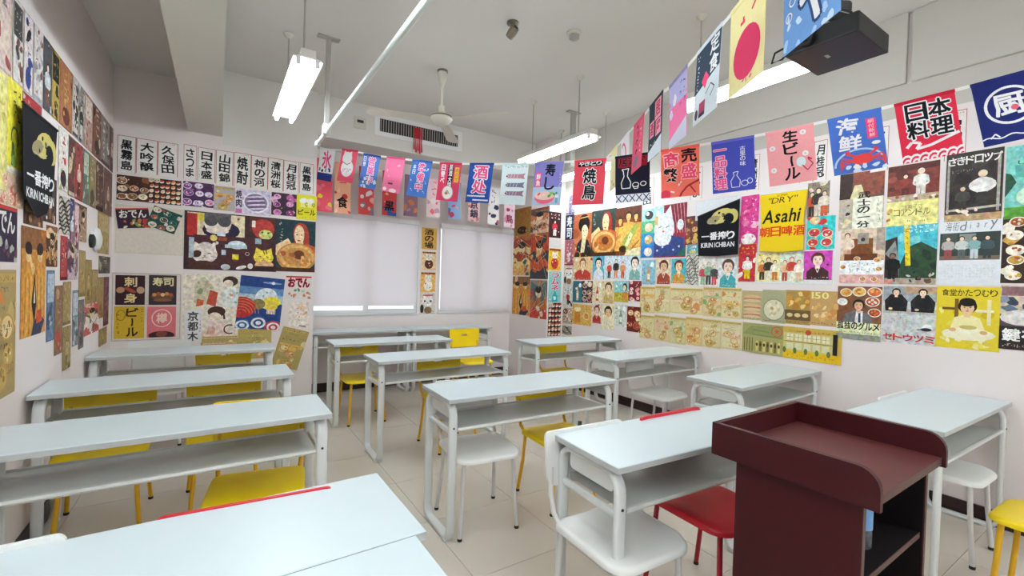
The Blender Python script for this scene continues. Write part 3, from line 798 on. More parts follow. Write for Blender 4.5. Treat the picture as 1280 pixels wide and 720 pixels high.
def A_bigplate(a, seed, bg, ink, t):
    a.bg = bg; a.text(t, .03, .25, .2, .95, '#2a2028', True, .05); a.ell(.58, .5, .36, .42, '#e8e4ee'); a.ell(.58, .5, .32, .36, '#8a7a98')
    for i in range(7): a.ell(.58+.02*math.sin(i), .25+.08*i, .26, .035, ('#d8d0e0', ink)[i % 2], rot=.15)
    a.marks(.93, .1, .98, .9, ink, 1, 8); a.rect(.03, .03, .2, .2, '#c070a0')
def A_beer(a, bg):
    a.bg = bg
    for x in (.32, .66): a.rect(x-.13, .5, x+.13, .72, '#f0e890'); a.disc(x-.05, .76, .025, '#f6f6ee'); a.disc(x+.06, .77, .028, '#f6f6ee'); a.ring(x+.16, .62, .06, .07, .006, '#5a5418', 8)
    a.text('ビール', .06, .18, .94, .42, '#1e1c12', False, .04); a.marks(.1, .05, .9, .11, '#4a4410', 6, 1)
def A_beer2(a, bg):
    a.bg = bg; a.rect(.12, .1, .42, .7, '#c8842a'); a.ell(.27, .74, .18, .12, '#f0e2b8'); a.bowl(.72, .45, .06, '#e6cfa0', ('#d8a050', '#c87a3a')); a.marks(.5, .75, .95, .92, '#7a4a20', 5, 2)
def oden(a, bg, ink, low):
    a.bg = bg; a.rect(0, .93, 1, 1, '#c8382c'); a.text('おでん', .08, .5, .92, .92, ink, False, .05, '#1a1020' if ink != '#1a1020' else '#e05050', brush=.02); a.blobs(16, low, 0, .02, 1, .42, .05, .12)
def A_oden(a): oden(a, '#38203a', '#f0ece4', ['#e0cf6a', '#c8783a', '#e8e0c8', '#8a9a4a']); a.rect(.78, .03, .97, .45, '#c0383a')
def A_oden2(a): oden(a, '#e2d8d2', '#1a1020', ['#b8c8b8', '#5a7a70', '#e8e0d0', '#c88a6a'])
def A_oden3(a): oden(a, '#2f2340', '#eceae6', ['#dcdcd8', '#b8bcb0', '#8a8a90', '#6a3a50'])
def cathead(a, cx, cy, r, fur, ear=True, nose='#c86a6a'):
    if ear:
        for q in (-1, 1): a.poly([(cx+q*r*.95/a.w, cy+r*.2/a.h), (cx+q*r*.8/a.w, cy+r*1.15/a.h), (cx+q*r*.2/a.w, cy+r*.8/a.h)], fur)
    a.ell(cx, cy, r*1.05/a.w, r*.85/a.h, fur, 16)
    for q in (-1, 1): a.line([(cx+q*.55*r/a.w, cy+.05*r/a.h), (cx+q*.25*r/a.w, cy+.12*r/a.h)], r*.08, '#2a2222'); a.line([(cx+q*.5*r/a.w, cy-.2*r/a.h), (cx+q*1.0*r/a.w, cy-.25*r/a.h)], r*.04, '#4a4040')
    a.ell(cx, cy-.18*r/a.h, .1*r/a.w, .07*r/a.h, nose, 8); a.line([(cx-.2*r/a.w, cy-.38*r/a.h), (cx, cy-.3*r/a.h), (cx+.2*r/a.w, cy-.38*r/a.h)], r*.05, '#3a2e2e')
def A_catscene(a):
    a.bg = '#3c2026'; a.rect(.03, .58, .63, .98, '#d8c9a8'); a.rect(.03, .58, .13, .96, '#b52a2a'); a.rect(.13, .84, .2, .97, '#d8c04a'); a.rect(.52, .6, .63, .98, '#e6d9b0'); a.disc(.56, .92, .012, '#8a5a2a')
    a.ell(.38, .70, .2, .16, '#241c3a'); a.ell(.34, .82, .145, .19, '#e8d8cc'); a.rect(.2, .84, .48, 1.0, '#5c5a5e'); a.ell(.27, .85, .07, .09, '#4e4c50'); a.ell(.41, .85, .07, .09, '#4e4c50'); a.ell(.34, .69, .12, .06, '#e8d8cc'); a.ell(.38, .62, .045, .06, '#d8e2e8')
    a.rect(.68, .72, .98, .98, '#5a2a26'); a.disc(.84, .78, .1, '#b83a34'); a.ell(.87, .68, .08, .09, '#c8cf7a'); a.blobs(5, ['#2a4a2a', '#1e2e1e'], .82, .62, .94, .74, .01, .025); a.rect(.71, .8, .75, .92, '#e6e2d8')
    a.poly([(.04, .05), (.96, .05), (.9, .6), (.1, .6)], '#4a2428'); a.ell(.55, .46, .1, .075, '#d8e4ea'); a.rect(.42, .4, .66, .46, '#b8ccd4'); a.disc(.3, .56, .03, '#e8d078'); a.blobs(6, ['#f0ece4', '#2a2020', '#e0d8cc'], .28, .42, .42, .5, .015, .03); a.rect(.35, .52, .44, .58, '#9a4a34')
    cathead(a, .21, .27, .1, '#e8dcd2'); a.ell(.13, .27, .05, .06, '#4a2c22', rot=.6); a.ell(.2, .07, .15, .09, '#4a2a22'); a.ell(.22, .42, .07, .06, '#d8ccc4')
    cathead(a, .85, .26, .085, '#e8d04a'); a.line([(.84, .4), (.86, .32)], .008, '#3a2a14'); a.line([(.88, .4), (.89, .32)], .008, '#3a2a14'); a.ell(.86, .12, .11, .08, '#d8a880'); a.rect(.76, .02, .97, .1, '#2e1a1c')
    a.rect(.51, .17, .56, .28, '#8a4030'); a.rect(.5, .2, .57, .29, '#e2d83a'); a.rect(.385, .27, .43, .36, '#b8c8d8'); a.ring(.665, .31, .022, .03, .004, '#c8b8a0', 12); a.ell(.43, .06, .05, .05, '#c8ccd0'); a.ell(.6, .06, .06, .03, '#f0ece6', rot=.3); a.ell(.7, .09, .03, .05, '#e8e4dc'); a.rect(.05, .2, .1, .55, '#b0b8c0'); a.rect(.75, .5, .82, .6, '#9ab0b4')
def A_woman(a, bg, hair, skin, dish, seed):
    a.bg = bg; a.marks(.06, .5, .2, .96, '#c8c0a8', 1, 4, .006)
    a.ell(.62, .74, .2, .22, hair); a.poly([(.45, .78), (.45, .5), (.85, .5), (.82, .78)], hair); a.ell(.58, .72, .13, .19, skin); a.ell(.52, .72, .02, .012, '#2a1a14', 8); a.ell(.64, .72, .02, .012, '#2a1a14', 8); a.ell(.57, .61, .04, .014, '#a02a24', 8); a.poly([(.5, .6), (.68, .58), (.7, .45), (.5, .45)], skin)
    a.poly([(0, .5), (.3, .64), (.4, .52), (0, .3)], skin); a.poly([(1, .5), (.75, .56), (.7, .45), (1, .3)], '#c0582f')
    a.ell(.52, .28, .5, .28, dish, 24); a.ell(.52, .29, .45, .24, '#d8a868', 24); a.ell(.54, .29, .36, .18, dish); a.ell(.58, .33, .14, .09, '#6a3418'); a.blobs(9, ['#e0b478', '#a85a28', '#c8863a'], .15, .1, .9, .35, .03, .08); a.rect(0, 0, 1, .08, '#4a2a18')
def A_frame4(a): a.bg = '#ddd2ca'; a.line([(.02, .015), (.98, .015), (.98, .985), (.02, .985), (.02, .015)], .006, '#b3a8a2')
def A_sq(a, bg, t, ink):
    a.bg = bg; a.text(t[0], .28, .6, .74, .95, ink, False, .05); a.text(t[1], .28, .06, .74, .4, ink, False, .05); a.ell(.17, .5, .15, .1, '#b88a6a', rot=.4); a.ell(.85, .5, .14, .12, '#c8a080'); a.ell(.5, .5, .22, .06, '#a84a34', rot=-.5)
def A_sq2(a, bg, t, ink):
    a.bg = bg; a.text(t, .12, .62, .9, .93, ink, False, .05); a.ell(.5, .28, .42, .12, '#6a4a3a')
    for i in range(5): a.ell(.2+.15*i, .34+.03*(i % 2), .08, .06, ['#c8884a', '#b0542f', '#e0c08a'][i % 3], rot=.3)
    a.ell(.5, .16, .34, .05, '#8a5a3a')
def A_sqb(a):
    a.bg = '#cfa92e'; a.text('ビール', .38, .05, .8, .96, '#1d1a14', True, .05, brush=.03); a.marks(.05, .1, .2, .85, '#5a4410', 1, 5); a.ring(.22, .72, .14, .16, .004, '#6a5210'); a.marks(.86, .5, .96, .95, '#4a3a10', 1, 5)
def A_sqp(a):
    a.bg = '#d9747a'; a.ring(.5, .62, .34, .28, .008, '#f2d2c0', 22); a.text('樽', .3, .44, .7, .8, '#f2d2c0', False, .04); a.ell(.5, .06, .46, .14, '#4a2228'); a.ell(.5, .1, .2, .1, '#8a4a40')
def A_ladies(a):
    a.bg = '#e3d8c8'
    a.poly([(.18, .56), (.2, .86), (.36, .96), (.5, .84), (.58, .62), (.42, .52)], '#c8c2a4'); a.blobs(9, ['#b8b08a', '#8a9a7a', '#d8d0b0', '#a89a72'], .2, .66, .5, .92, .03, .06); a.poly([(.4, .54), (.56, .5), (.6, .72), (.46, .76)], '#c0503c'); a.poly([(.22, .5), (.34, .52), (.36, .6), (.24, .62)], '#c8603c')
    a.ell(.82, .9, .14, .08, '#3c2a24'); a.ell(.78, .86, .09, .06, '#ead8c6'); a.poly([(.66, .5), (.98, .5), (.96, .78), (.8, .82), (.7, .74)], '#dfe2dc'); a.blobs(8, ['#7ab09a', '#c8d4cc', '#d88a7a'], .7, .52, .95, .74, .02, .04)
    a.ell(.58, .42, .16, .085, '#44261e'); a.ell(.55, .33, .12, .08, '#ead6c4'); a.line([(.68, .42), (.72, .34), (.72, .3)], .016, '#44261e'); a.poly([(.38, .04), (.78, .04), (.7, .26), (.48, .28)], '#e6cfc4'); a.poly([(.4, .06), (.56, .06), (.56, .18), (.44, .2)], '#d8a89c')
    a.ring(.82, .14, .1, .07, .012, '#44261e', 12, 60, 300)
def A_vtext(a, bg, t, ink): a.bg = bg; a.text(t, .16, .05, .8, .95, ink, True, .03, brush=.02); a.marks(.86, .3, .96, .9, ink, 1, 6)
def A_bluewave(a):
    a.bg = '#1f3f7c'; a.rect(0, .62, 1, .8, '#5f86b4'); a.rect(0, .5, 1, .66, '#a9bcc8'); a.ell(.72, .9, .22, .02, '#8fa6c8'); a.disc(.74, .9, .016, '#f0f0f0')
    a.ell(.62, .6, .26, .2, '#dfe6ea', 20); a.blobs(5, ['#b8ccd8', '#f2f2f0', '#8ab0b8'], .5, .6, .78, .76, .03, .06); a.ell(.76, .54, .2, .1, '#e2cf3a'); a.ell(.74, .46, .16, .1, '#d8c04a'); a.ell(.45, .48, .16, .1, '#8a7a4a'); a.rect(.66, .3, .86, .38, '#d8d0c8'); [a.line([(.68+.04*i, .3), (.68+.04*i, .37)], .005, '#a83a30') for i in range(5)]
    a.ell(.1, .4, .3, .2, '#b82f2c', 18); [a.ring(.08, .3, .12+.07*i, .06+.05*i, .005, '#d88a5a', 14, 0, 120) for i in range(5)]; a.rect(0, 0, 1, .16, '#2a4f86')
    for cx, cy, r, c in ((.15, .06, .2, '#2f5f98'), (.5, .12, .22, '#2a4a80'), (.85, .05, .2, '#b8383a')):
        for i in range(4): a.ell(cx, cy, r*(1-.24*i), r*.62*(1-.24*i), ('#e6e9ea', c)[(i+1) % 2], 18)
def A_cat(a, k):
    a.bg = '#e0d5cb'; a.ell(.5, .2, .3, .14, '#eee6de'); a.ell(.55, .45, .2, .22, '#e8d8c8'); a.blobs(5, ['#d8935a', '#f2eae2', '#a8603a'], .4, .3, .7, .6, .03, .06); a.line([(.35, .5), (.15, .3)], .02, '#e8d8c8'); a.line([(.7, .5), (.9, .62)], .02, '#d8935a'); a.line([(.5, .1), (.85, .06)], .012, '#8a4a34'); cathead(a, .6, .78, .04, '#e8c8a8')
def A_animal(a, bg, fur):
    a.bg = bg; a.ell(.5, .32, .3, .26, fur); a.blobs(4, ['#f0e6d6', '#3a2420'], .3, .15, .7, .45, .03, .06); cathead(a, .5, .68, .05, '#f0e8da'); a.blobs(2, [fur], .35, .65, .65, .8, .02, .04); a.rect(.05, .9, .95, .98, '#7a2a22'); a.marks(.1, .91, .9, .97, '#e6c080', 5, 1)
def A_luckycat(a):
    a.bg = '#cfc8bd'; a.ell(.15, .25, .12, .2, '#241c1a'); a.ell(.55, .18, .26, .16, '#8a6a44'); cathead(a, .52, .58, .075, '#ece8e2'); a.rect(.2, .84, .85, .9, '#b83a30'); [a.ell(.52+q*.2, .6, .07, .045, '#2a2020', 10) for q in (-1, 1)]
def A_strip(a, seed, bg, cols):
    a.bg = bg; r = a.r; k = seed % 4
    a.blobs(5, [cols[-1], bg, cols[0]], r0=.05, r1=.16)
    if k == 0:
        a.marks(.2, .42, .8, .95, cols[0], 1, 4, min(a.w, a.h)*.05); a.ell(.5, .2, .3, .14, cols[1]); a.blobs(5, cols, .2, .05, .8, .35, .02, .06)
    elif k == 1:
        a.marks(.15, .1, .5, .9, cols[0], 1, 6, min(a.w, a.h)*.045); a.blobs(7, cols, .5, .1, .95, .9, .03, .09); a.rect(.05, .02, .95, .08, cols[1])
    elif k == 2:
        a.figure(.5, .08, .66, SK, HR, cols[0], cols[1]); a.marks(.1, .7, .9, .94, cols[1], 3, 2, min(a.w, a.h)*.03); a.blobs(5, cols, r0=.02, r1=.05)
    else:
        a.rect(.08, .55, .92, .95, cols[0]); a.marks(.12, .58, .88, .92, bg, 2, 2, min(a.w, a.h)*.04); a.blobs(8, cols, .1, .08, .9, .5, .03, .1)
    a.line([(.03, .01), (.97, .01), (.97, .99), (.03, .99), (.03, .01)], .002, cols[-1])
def A_yellow(a): a.bg = '#e6d93c'; a.marks(.35, .55, .9, .92, '#3a3416', 2, 3, .008); a.ring(.5, .36, .24, .12, .012, '#4a6a3a', 14, -40, 200); a.poly([(.3, .32), (.45, .3), (.6, .05), (.25, .06)], '#4a7050'); a.ell(.48, .12, .22, .06, '#8ab04a'); a.rect(0, 0, 1, .04, '#ece8d8')
def A_ukiyo(a, seed, bg, cols):
    a.bg = bg
    for i in range(5): a.wave(.9-.17*i, .05, 7+i, a.r.uniform(0, 6), 0, a.r.choice(cols))
    a.blobs(10, cols, r0=.05, r1=.14); a.ell(.5, .66, .17, .13, '#e6cfa8'); a.ell(.5, .75, .2, .09, '#2a201c'); a.blobs(4, cols, .25, .2, .75, .55, .08, .14); [a.line([(a.r.random(), a.r.random()) for _ in range(4)], .004, a.r.choice(['#2a1c18', '#e6cf9a'])) for _ in range(5)]
def A_ukiyoe(a, seed):
    a.bg = '#c98a3c'; a.rect(0, .8, 1, 1, '#8a5a34'); a.blobs(6, ['#d8a85a', '#b8702f', '#e0bf80'], 0, .6, 1, 1, .05, .14)
    for cx, q in ((.27, 1), (.74, -1)):
        a.poly([(cx-.2, 0), (cx-.22, .5), (cx, .74), (cx+.22, .5), (cx+.2, 0)], '#d8983a'); [a.line([(cx-.14+.09*i, .02), (cx-.1+.07*i, .55)], .006, ('#8a4a20', '#e6c888')[i % 2]) for i in range(4)]
        a.ell(cx, .75, .1, .07, '#e8c890'); a.ell(cx, .81, .13, .06, '#2a1a18'); a.ell(cx+q*.08, .8, .06, .05, '#2a1a18')
    a.poly([(.4, .3), (.52, .58), (.6, .3), (.52, .1)], '#2a2424'); a.poly([(.48, .3), (.52, .48), (.55, .3)], '#e8e0cc'); a.poly([(.4, 0), (.8, 0), (.95, .12), (.7, .2), (.5, .12)], '#2f3a5a'); a.poly([(.6, .1), (.85, .12), (.8, .24), (.6, .22)], '#c8502c')
def A_zebra(a):
    a.bg = '#c9c4b8'
    for i in range(9): a.line([(t/10, .08+.1*i+.07*math.sin(t*.9+i*.8)) for t in range(11)], min(a.w, a.h)*.05, '#3a342e')
    a.ring(.5, .5, .25, .3, min(a.w, a.h)*.04, '#2a2622')
def A_ramune(a): a.bg = '#8cc8c4'; a.text('ラムネ', .18, .38, .85, .97, '#d0306a', True, .06, '#f0e8ea', .05); a.poly([(.3, .02), (.75, .02), (.7, .2), (.6, .3), (.58, .36), (.46, .36), (.44, .3), (.32, .2)], '#2fa8b8'); a.ell(.5, .14, .12, .06, '#d8f0f0'); a.blobs(4, ['#e8f4f0', '#5ab8c0'], .1, .05, .9, .35, .02, .05)
def A_geisha(a):
    a.bg = '#b0603c'; a.blobs(5, ['#a0502e', '#c07a4e', '#8a4028'], r0=.1, r1=.2); a.poly([(.1, 0), (.25, .32), (.5, .45), (.8, .38), (1, .1), (1, 0)], '#2a2422'); a.poly([(.42, .1), (.5, .5), (.72, .5), (.62, .1)], '#dccb9c'); a.ell(.58, .75, .3, .19, '#1b1414'); a.ell(.58, .9, .2, .08, '#1b1414'); a.ell(.62, .58, .17, .16, '#e2d2a6'); [a.ell(.62+q*.07, .6, .03, .012, '#1b1414', 8) for q in (-1, 1)]; a.ell(.62, .49, .03, .012, '#a82a20', 8); a.line([(.38, .9), (.8, .92)], .012, '#c8a050'); a.blobs(10, ['#c83a2c', '#e0cf9a', '#6a8a6a', '#d8a040'], .15, .02, .95, .26, .02, .05)
def A_men(a):
    a.bg = '#7a3e1e'; a.rect(0, .75, 1, 1, '#5a2e1a')
    for cx, cy, r in ((.2, .72, .035), (.8, .78, .035), (.52, .8, .045)): a.poly([(cx-.2, .1), (cx-.2, cy-.12), (cx+.2, cy-.12), (cx+.2, .1)], '#d89a4a'); a.face(cx, cy, r, '#e6b06a', '#2e1a12')
    a.poly([(.1, .1), (.1, .58), (.5, .64), (.95, .55), (.95, .1)], '#e0a850'); a.blobs(5, ['#e8bc6a', '#c8863a'], .1, .1, .9, .5, .06, .12); a.poly([(.28, .12), (.48, .1), (.9, .58), (.8, .66), (.3, .3)], '#9aa84a'); a.poly([(.4, .22), (.52, .18), (.7, .42), (.6, .48)], '#e6e2a8'); a.marks(.45, .26, .62, .4, '#3a4a1a', 2, 2); a.ell(.32, .14, .14, .07, '#3a2414'); a.poly([(.4, 0), (.5, .12), (1, .16), (1, 0)], '#e6dcae'); a.line([(.05, .3), (.15, .6)], .006, '#4a2412'); a.line([(.6, .1), (.95, .3)], .008, '#5a2c14')
def A_portrait(a, bg, hair, skin, robe):
    a.bg = bg; a.blobs(3, [bg, robe, '#e6ddca'], 0, .4, 1, 1, .05, .12); a.bust(.5, 0, .92, skin, hair, robe, .8); a.marks(.06, .04, .94, .1, '#f0ece4', 6, 1)
def A_people(a, seed, bg, cols):
    a.bg = bg; a.blobs(4, [cols[-1], bg], r0=.06, r1=.16)
    for i in range(3): a.figure(.22+.28*i, .05, .72+.1*(i % 2), SK, cols[1] if len(cols) > 1 else HR, cols[i % len(cols)], cols[(i+1) % len(cols)])
    a.marks(.05, .9, .6, .97, cols[1], 5, 1)
def A_bottle(a, bg, ink):
    a.bg = bg; a.blobs(3, ['#f0ece0', bg], r0=.06, r1=.12); a.poly([(.38, .1), (.62, .1), (.62, .5), (.55, .6), (.55, .74), (.45, .74), (.45, .6), (.38, .5)], ink); a.rect(.4, .2, .6, .42, '#efe6d2'); a.ell(.75, .8, .14, .1, '#eef2f0'); a.marks(.06, .3, .28, .85, '#5a5048', 1, 5)
def A_landscape(a, seed): a.bg = '#8fc4c4'; a.rect(0, 0, 1, .45, '#b8a83a'); a.blobs(8, ['#8a9a3a', '#d8c850', '#6a8040'], 0, .05, 1, .45, .05, .12); a.ell(.75, .7, .16, .2, '#3a2a22'); a.ell(.72, .66, .11, .14, SK); a.rect(.6, .1, .95, .48, '#c87a3a'); a.blobs(3, ['#e8f0f0'], 0, .7, .5, 1, .06, .1)
def A_tiles4(a):
    for i, (c, d) in enumerate((('#2f78b8', '#e8d8c8'), ('#2a90c4', '#d8a868'), ('#5ab07a', '#f0c8a0'), ('#a8d4d0', '#3a3a3a'))):
        y = i*.25; a.rect(0, y, 1, y+.25, c); a.ell(.5, y+.12, .28, .09, d); a.ell(.4, y+.15, .12, .04, '#f2ece0')
    a.bg = '#2f78b8'
def A_bigcat(a):
    a.bg = '#9a2a3e'; a.rect(0, .78, .3, 1, '#b8dcd8'); a.poly([(.3, 1), (.55, .55), (1, .5), (1, 1)], '#8a2438'); [a.line([(.5+.1*i, 1), (.66+.08*i, .45)], .004, '#e0c8c0') for i in range(5)]; a.ell(.32, .55, .32, .3, '#e8ecf2', 20); a.poly([(.02, .3), (.02, .02), (1, .02), (.95, .35), (.5, .42)], '#34467e'); [a.disc(.12+.17*i, .14+.06*(i % 3), .012, '#c8d4ea') for i in range(5)]; a.ell(.28, .38, .28, .16, '#eef0f4', 18); a.poly([(.35, .85), (.5, .98), (.58, .74)], '#e8ecf2'); a.poly([(.05, .76), (.06, .93), (.24, .84)], '#e8ecf2'); [a.line([(.14+.24*i, .57), (.26+.24*i, .6)], .006, '#2a2a34') for i in range(2)]; a.ell(.3, .5, .04, .02, '#c86a78', 8); a.ell(.82, .6, .1, .1, '#e6eaf0'); a.poly([(.7, .02), (1, .02), (1, .2)], '#2f6a5a'); a.rect(0, .64, .12, .8, '#d8b87a')
def A_pinkstrip(a): a.bg = '#d8408c'; a.blobs(10, ['#e87aa8', '#f0b8d0', '#c82a70'], r0=.04, r1=.12); a.marks(.55, .3, .92, .95, '#f4e0ea', 1, 6, .005); a.marks(.1, .35, .45, .95, '#f6ccdc', 1, 5, .004); a.ell(.5, .1, .4, .12, '#f0ece8'); a.blobs(4, ['#f8f4f2', '#e06090'], .1, .02, .9, .2, .03, .06)
def A_ticket(a):
    a.bg = '#c9ad4c'; a.rect(.0, .0, .45, 1, '#a8a268'); a.poly([(0, .62), (.1, .9), (.45, .98), (.45, .55), (.1, .6)], '#8f965e'); a.ring(.385, .78, .055, .16, .008, '#c8502c', 16); a.text('米', .355, .68, .415, .88, '#c8502c', False, .04); [a.line([(.03+.03*i, .05), (.03+.03*i, .5)], .008, '#6a5a2c') for i in range(4)]; a.line([(.12, .62), (.44, .58)], .004, '#6a6a3a'); a.line([(.12, .78), (.3, .74)], .004, '#6a6a3a')
    for i in range(7): a.rect(.16+.04*i, .08, .185+.04*i, .42, ('#d8c878', '#7a6a34')[i % 2]); a.ell(.172+.04*i, .3, .012, .06, '#4a3a20', 8)
    a.rect(.46, .0, 1, .26, '#e2b91c'); a.rect(.46, .26, .93, .82, '#cfc07e'); [a.rect(.49+.085*i, .58, .555+.085*i, .78, '#e6e0b8') for i in range(5)]; [a.rect(.49+.085*i, .3, .555+.085*i, .5, '#d8d4a8') for i in range(5)]
    for i in range(5): a.line([(.49+.085*i, .68), (.555+.085*i, .68)], .003, '#8a7a44'); a.line([(.522+.085*i, .58), (.522+.085*i, .78)], .003, '#8a7a44'); a.ell(.47+.105*i, .26, .018, .1, '#6a7a3a', 8)
    a.disc(.7, .86, .022, '#c84a34'); a.marks(.5, .83, .66, .93, '#b84a2c', 6, 1); a.marks(.75, .83, .9, .93, '#b84a2c', 4, 1); a.rect(.925, .26, .965, .88, '#241e18'); a.line([(.46, .54), (.93, .54)], .006, '#8a7a44'); a.marks(.5, .05, .95, .18, '#b08a14', 12, 1)
def A_samurai(a): a.bg = '#6a4a3e'; a.rect(0, .55, .3, 1, '#3a2a26'); a.poly([(.3, 1), (.35, .62), (.5, .55), (.9, .6), (1, .8), (1, 1)], '#8a4a38'); a.poly([(.25, .55), (.35, .78), (.5, .78), (.6, .55)], '#d8cfa0'); a.rect(0, 0, 1, .55, '#b8b09c'); a.blobs(7, ['#6a5a44', '#d8c8a0', '#3a322a'], .04, .04, .26, .5, .03, .07); a.rect(.32, .02, .98, .55, '#e6e6d2'); a.text('武士の一分', .42, .03, .72, .66, '#1e1e1c', True, .03, brush=.03); a.marks(.85, .08, .93, .5, '#7a7a6a', 1, 7)
def A_patisserie(a): a.bg = '#7a3a30'; a.blobs(6, ['#9a5040', '#5a2a24', '#b07a5a'], 0, .55, 1, 1, .06, .14); a.rect(0, .9, 1, 1, '#5a2a20'); a.figure(.66, .44, .9, SK, '#e8e2da', '#e8e4dc', '#d8d0c4'); a.figure(.36, .46, .84, SK, '#2a1a16', '#8a3a32', '#5a2a24'); a.rect(0, .38, 1, .5, '#b8a088'); a.blobs(10, ['#e8e0d0', '#c8b090', '#8a5a44'], 0, .4, 1, .48, .02, .05); a.rect(0, 0, 1, .4, '#e4de90'); a.text('洋菓子店', .32, .26, .72, .34, '#8a7a2a', False, .0); a.text('コアンドル', .14, .15, .86, .27, '#6a6420', False, .01); a.marks(.26, .04, .84, .09, '#2a2818', 12, 1); a.blobs(5, ['#b86a3a', '#d8a868'], 0, .02, .08, .38, .02, .05)
def A_drop(a): a.bg = '#3c3632'; a.blobs(4, ['#4a4440', '#2e2a28'], r0=.1, r1=.2); a.line([(.05, .12), (.05, .9)], .012, '#a8a498'); a.line([(.93, .12), (.93, .9)], .014, '#a8a498'); a.line([(.02, .16), (.98, .19)], .014, '#b8b0a0'); a.text('さきドロップ', .03, .82, .98, .95, '#ece8e0', False, .03); a.figure(.66, .2, .7, SK, '#e0d8cc', '#ece9e4', '#3a3836'); a.figure(.32, .14, .5, SK, '#5a4a3e', '#4a4642', '#3a3632'); a.ell(.66, .5, .24, .1, '#e6e3de'); a.rect(0, 0, 1, .1, '#b89a72'); a.blobs(4, ['#e8dcc8', '#c8a878'], .1, .06, .9, .16, .03, .06); a.marks(.1, .7, .5, .76, '#a8a49a', 8, 1)
def A_greenfilm(a): a.bg = '#7cc8bc'; a.blobs(4, ['#a8dcd0', '#5ab0a4'], 0, .3, 1, 1, .1, .2); a.text('しい', .2, .74, .6, .8, '#2a4a48', False, .0); a.poly([(0, .3), (.2, .5), (.1, .62), (0, .64)], '#2f5a44'); a.rect(0, 0, 1, .16, '#5a9a3a'); a.blobs(8, ['#7ab84a', '#3a7a30', '#a8d070'], 0, .02, 1, .2, .05, .1); a.ell(.5, .3, .3, .14, '#cfe6d0')
def A_breakfast(a): a.bg = '#c8a882'; a.rect(0, .52, 1, 1, '#d8c4a8'); a.rect(.25, .5, .75, .82, '#7a4a26'); a.rect(.4, .72, .65, .92, '#9a9488'); a.disc(.52, .8, .014, '#3a3230'); a.rect(.82, .6, 1, 1, '#a89a88'); a.figure(.16, .42, .92, SK, HR, '#e0ccb8', '#c8a088'); a.rect(.1, .4, .85, .54, '#6a3c20'); a.rect(0, .16, 1, .42, '#eef0ee'); a.marks(.18, .2, .82, .4, '#7a94b0', 6, 2, .004); a.rect(0, 0, 1, .16, '#d8a8a0'); [a.bowl(x, y, .022, '#f0ece4', ('#c88a4a', '#d8b060', '#8a5a34')) for x, y in ((.08, .3), (.4, .45), (.9, .26), (.85, .42), (.55, .08), (.8, .08))]
def A_street(a): a.bg = '#4ab8c4'; a.blobs(4, ['#7acad0', '#a8dce0'], .3, .7, 1, 1, .06, .14); a.poly([(.3, .3), (.45, .6), (.7, .68), (1, .55), (1, .1), (.3, .1)], '#2f4a34'); a.blobs(6, ['#3a5a3c', '#24382a'], .4, .25, 1, .58, .06, .12); a.poly([(0, .1), (0, .72), (.24, .78), (.3, .1)], '#3a2f2c'); a.poly([(0, .5), (.2, .72), (.26, .5), (.3, .3)], '#8a8f90'); a.poly([(.36, .95), (.46, 1), (.52, .3), (.42, .3)], '#e2c82a'); a.marks(.38, .36, .48, .9, '#8a6a10', 1, 6); a.marks(.35, .82, .95, .96, '#d8f0f0', 6, 2, .005); a.figure(.16, .04, .5, '#8a6a50', '#141414', '#181818', '#201c1c'); a.rect(.22, 0, 1, .1, '#a89a8a'); a.blobs(10, ['#2a2622', '#d8cfc0', '#5a4a3c'], .3, .05, 1, .2, .03, .06); a.rect(0, 0, .2, .08, '#c88a7a')
def A_diary(a): a.bg = '#e4e8ec'; a.text('海街diary', .1, .78, .92, .93, '#7a7e84', False, -.005, brush=.02, slant=.2); a.rect(.02, .36, .97, .76, '#3a4440'); a.rect(.06, .5, .3, .76, '#4a5450'); a.rect(.34, .6, .6, .74, '#8a9490'); a.rect(.02, .36, .97, .42, '#7a6a5a'); [a.figure(x, .38, .7, SK, HR, c, d) for x, c, d in ((.16, '#b8b4b0', '#a04a50'), (.38, '#c8ccc8', '#5a6468'), (.58, '#8ab0b0', '#c8d4d8'), (.78, '#4a5a60', '#3a4448'))]; a.marks(.1, .1, .9, .3, '#b8bcc4', 14, 5, .0015)
def A_gourmet(a): a.bg = '#7a5034'; [a.bowl(x, y, r, '#e8e0d0', c) for x, y, r, c in ((.2, .88, .04, ('#d8a848', '#c8883a')), (.5, .9, .045, ('#e0b860', '#b8702f')), (.84, .9, .045, ('#c8683a', '#e0a850')), (.12, .7, .035, ('#e8e8e4', '#c8d0d4')), (.8, .72, .045, ('#b8502c', '#e8e0c8')), (.85, .52, .04, ('#a83a24', '#c8783a')))]; a.poly([(.12, .3), (.2, .48), (.45, .56), (.75, .48), (.85, .3)], '#6a6a6e'); a.poly([(.42, .3), (.45, .54), (.6, .54), (.6, .3)], '#eceae6'); a.poly([(.5, .3), (.5, .5), (.55, .5), (.56, .3)], '#2f3a5a'); a.face(.5, .64, .034, '#e2b48c', '#1a1614'); a.rect(0, .1, 1, .32, '#dde0b4'); a.text('孤独のグルメ', .02, .18, .98, .33, '#17160f', False, .05); a.rect(0, 0, 1, .1, '#8a9080'); a.marks(.06, .11, .9, .16, '#3a3a2c', 16, 1)
def A_setoutsumi(a): a.bg = '#c8cac8'; a.rect(0, .74, 1, 1, '#9aa4a4'); a.rect(.4, .88, 1, 1, '#b8987a'); a.rect(0, .52, 1, .6, '#b8b4ac'); [a.line([(x, .5), (x, .6)], .004, '#8a8680') for x in (.3, .7)]; 
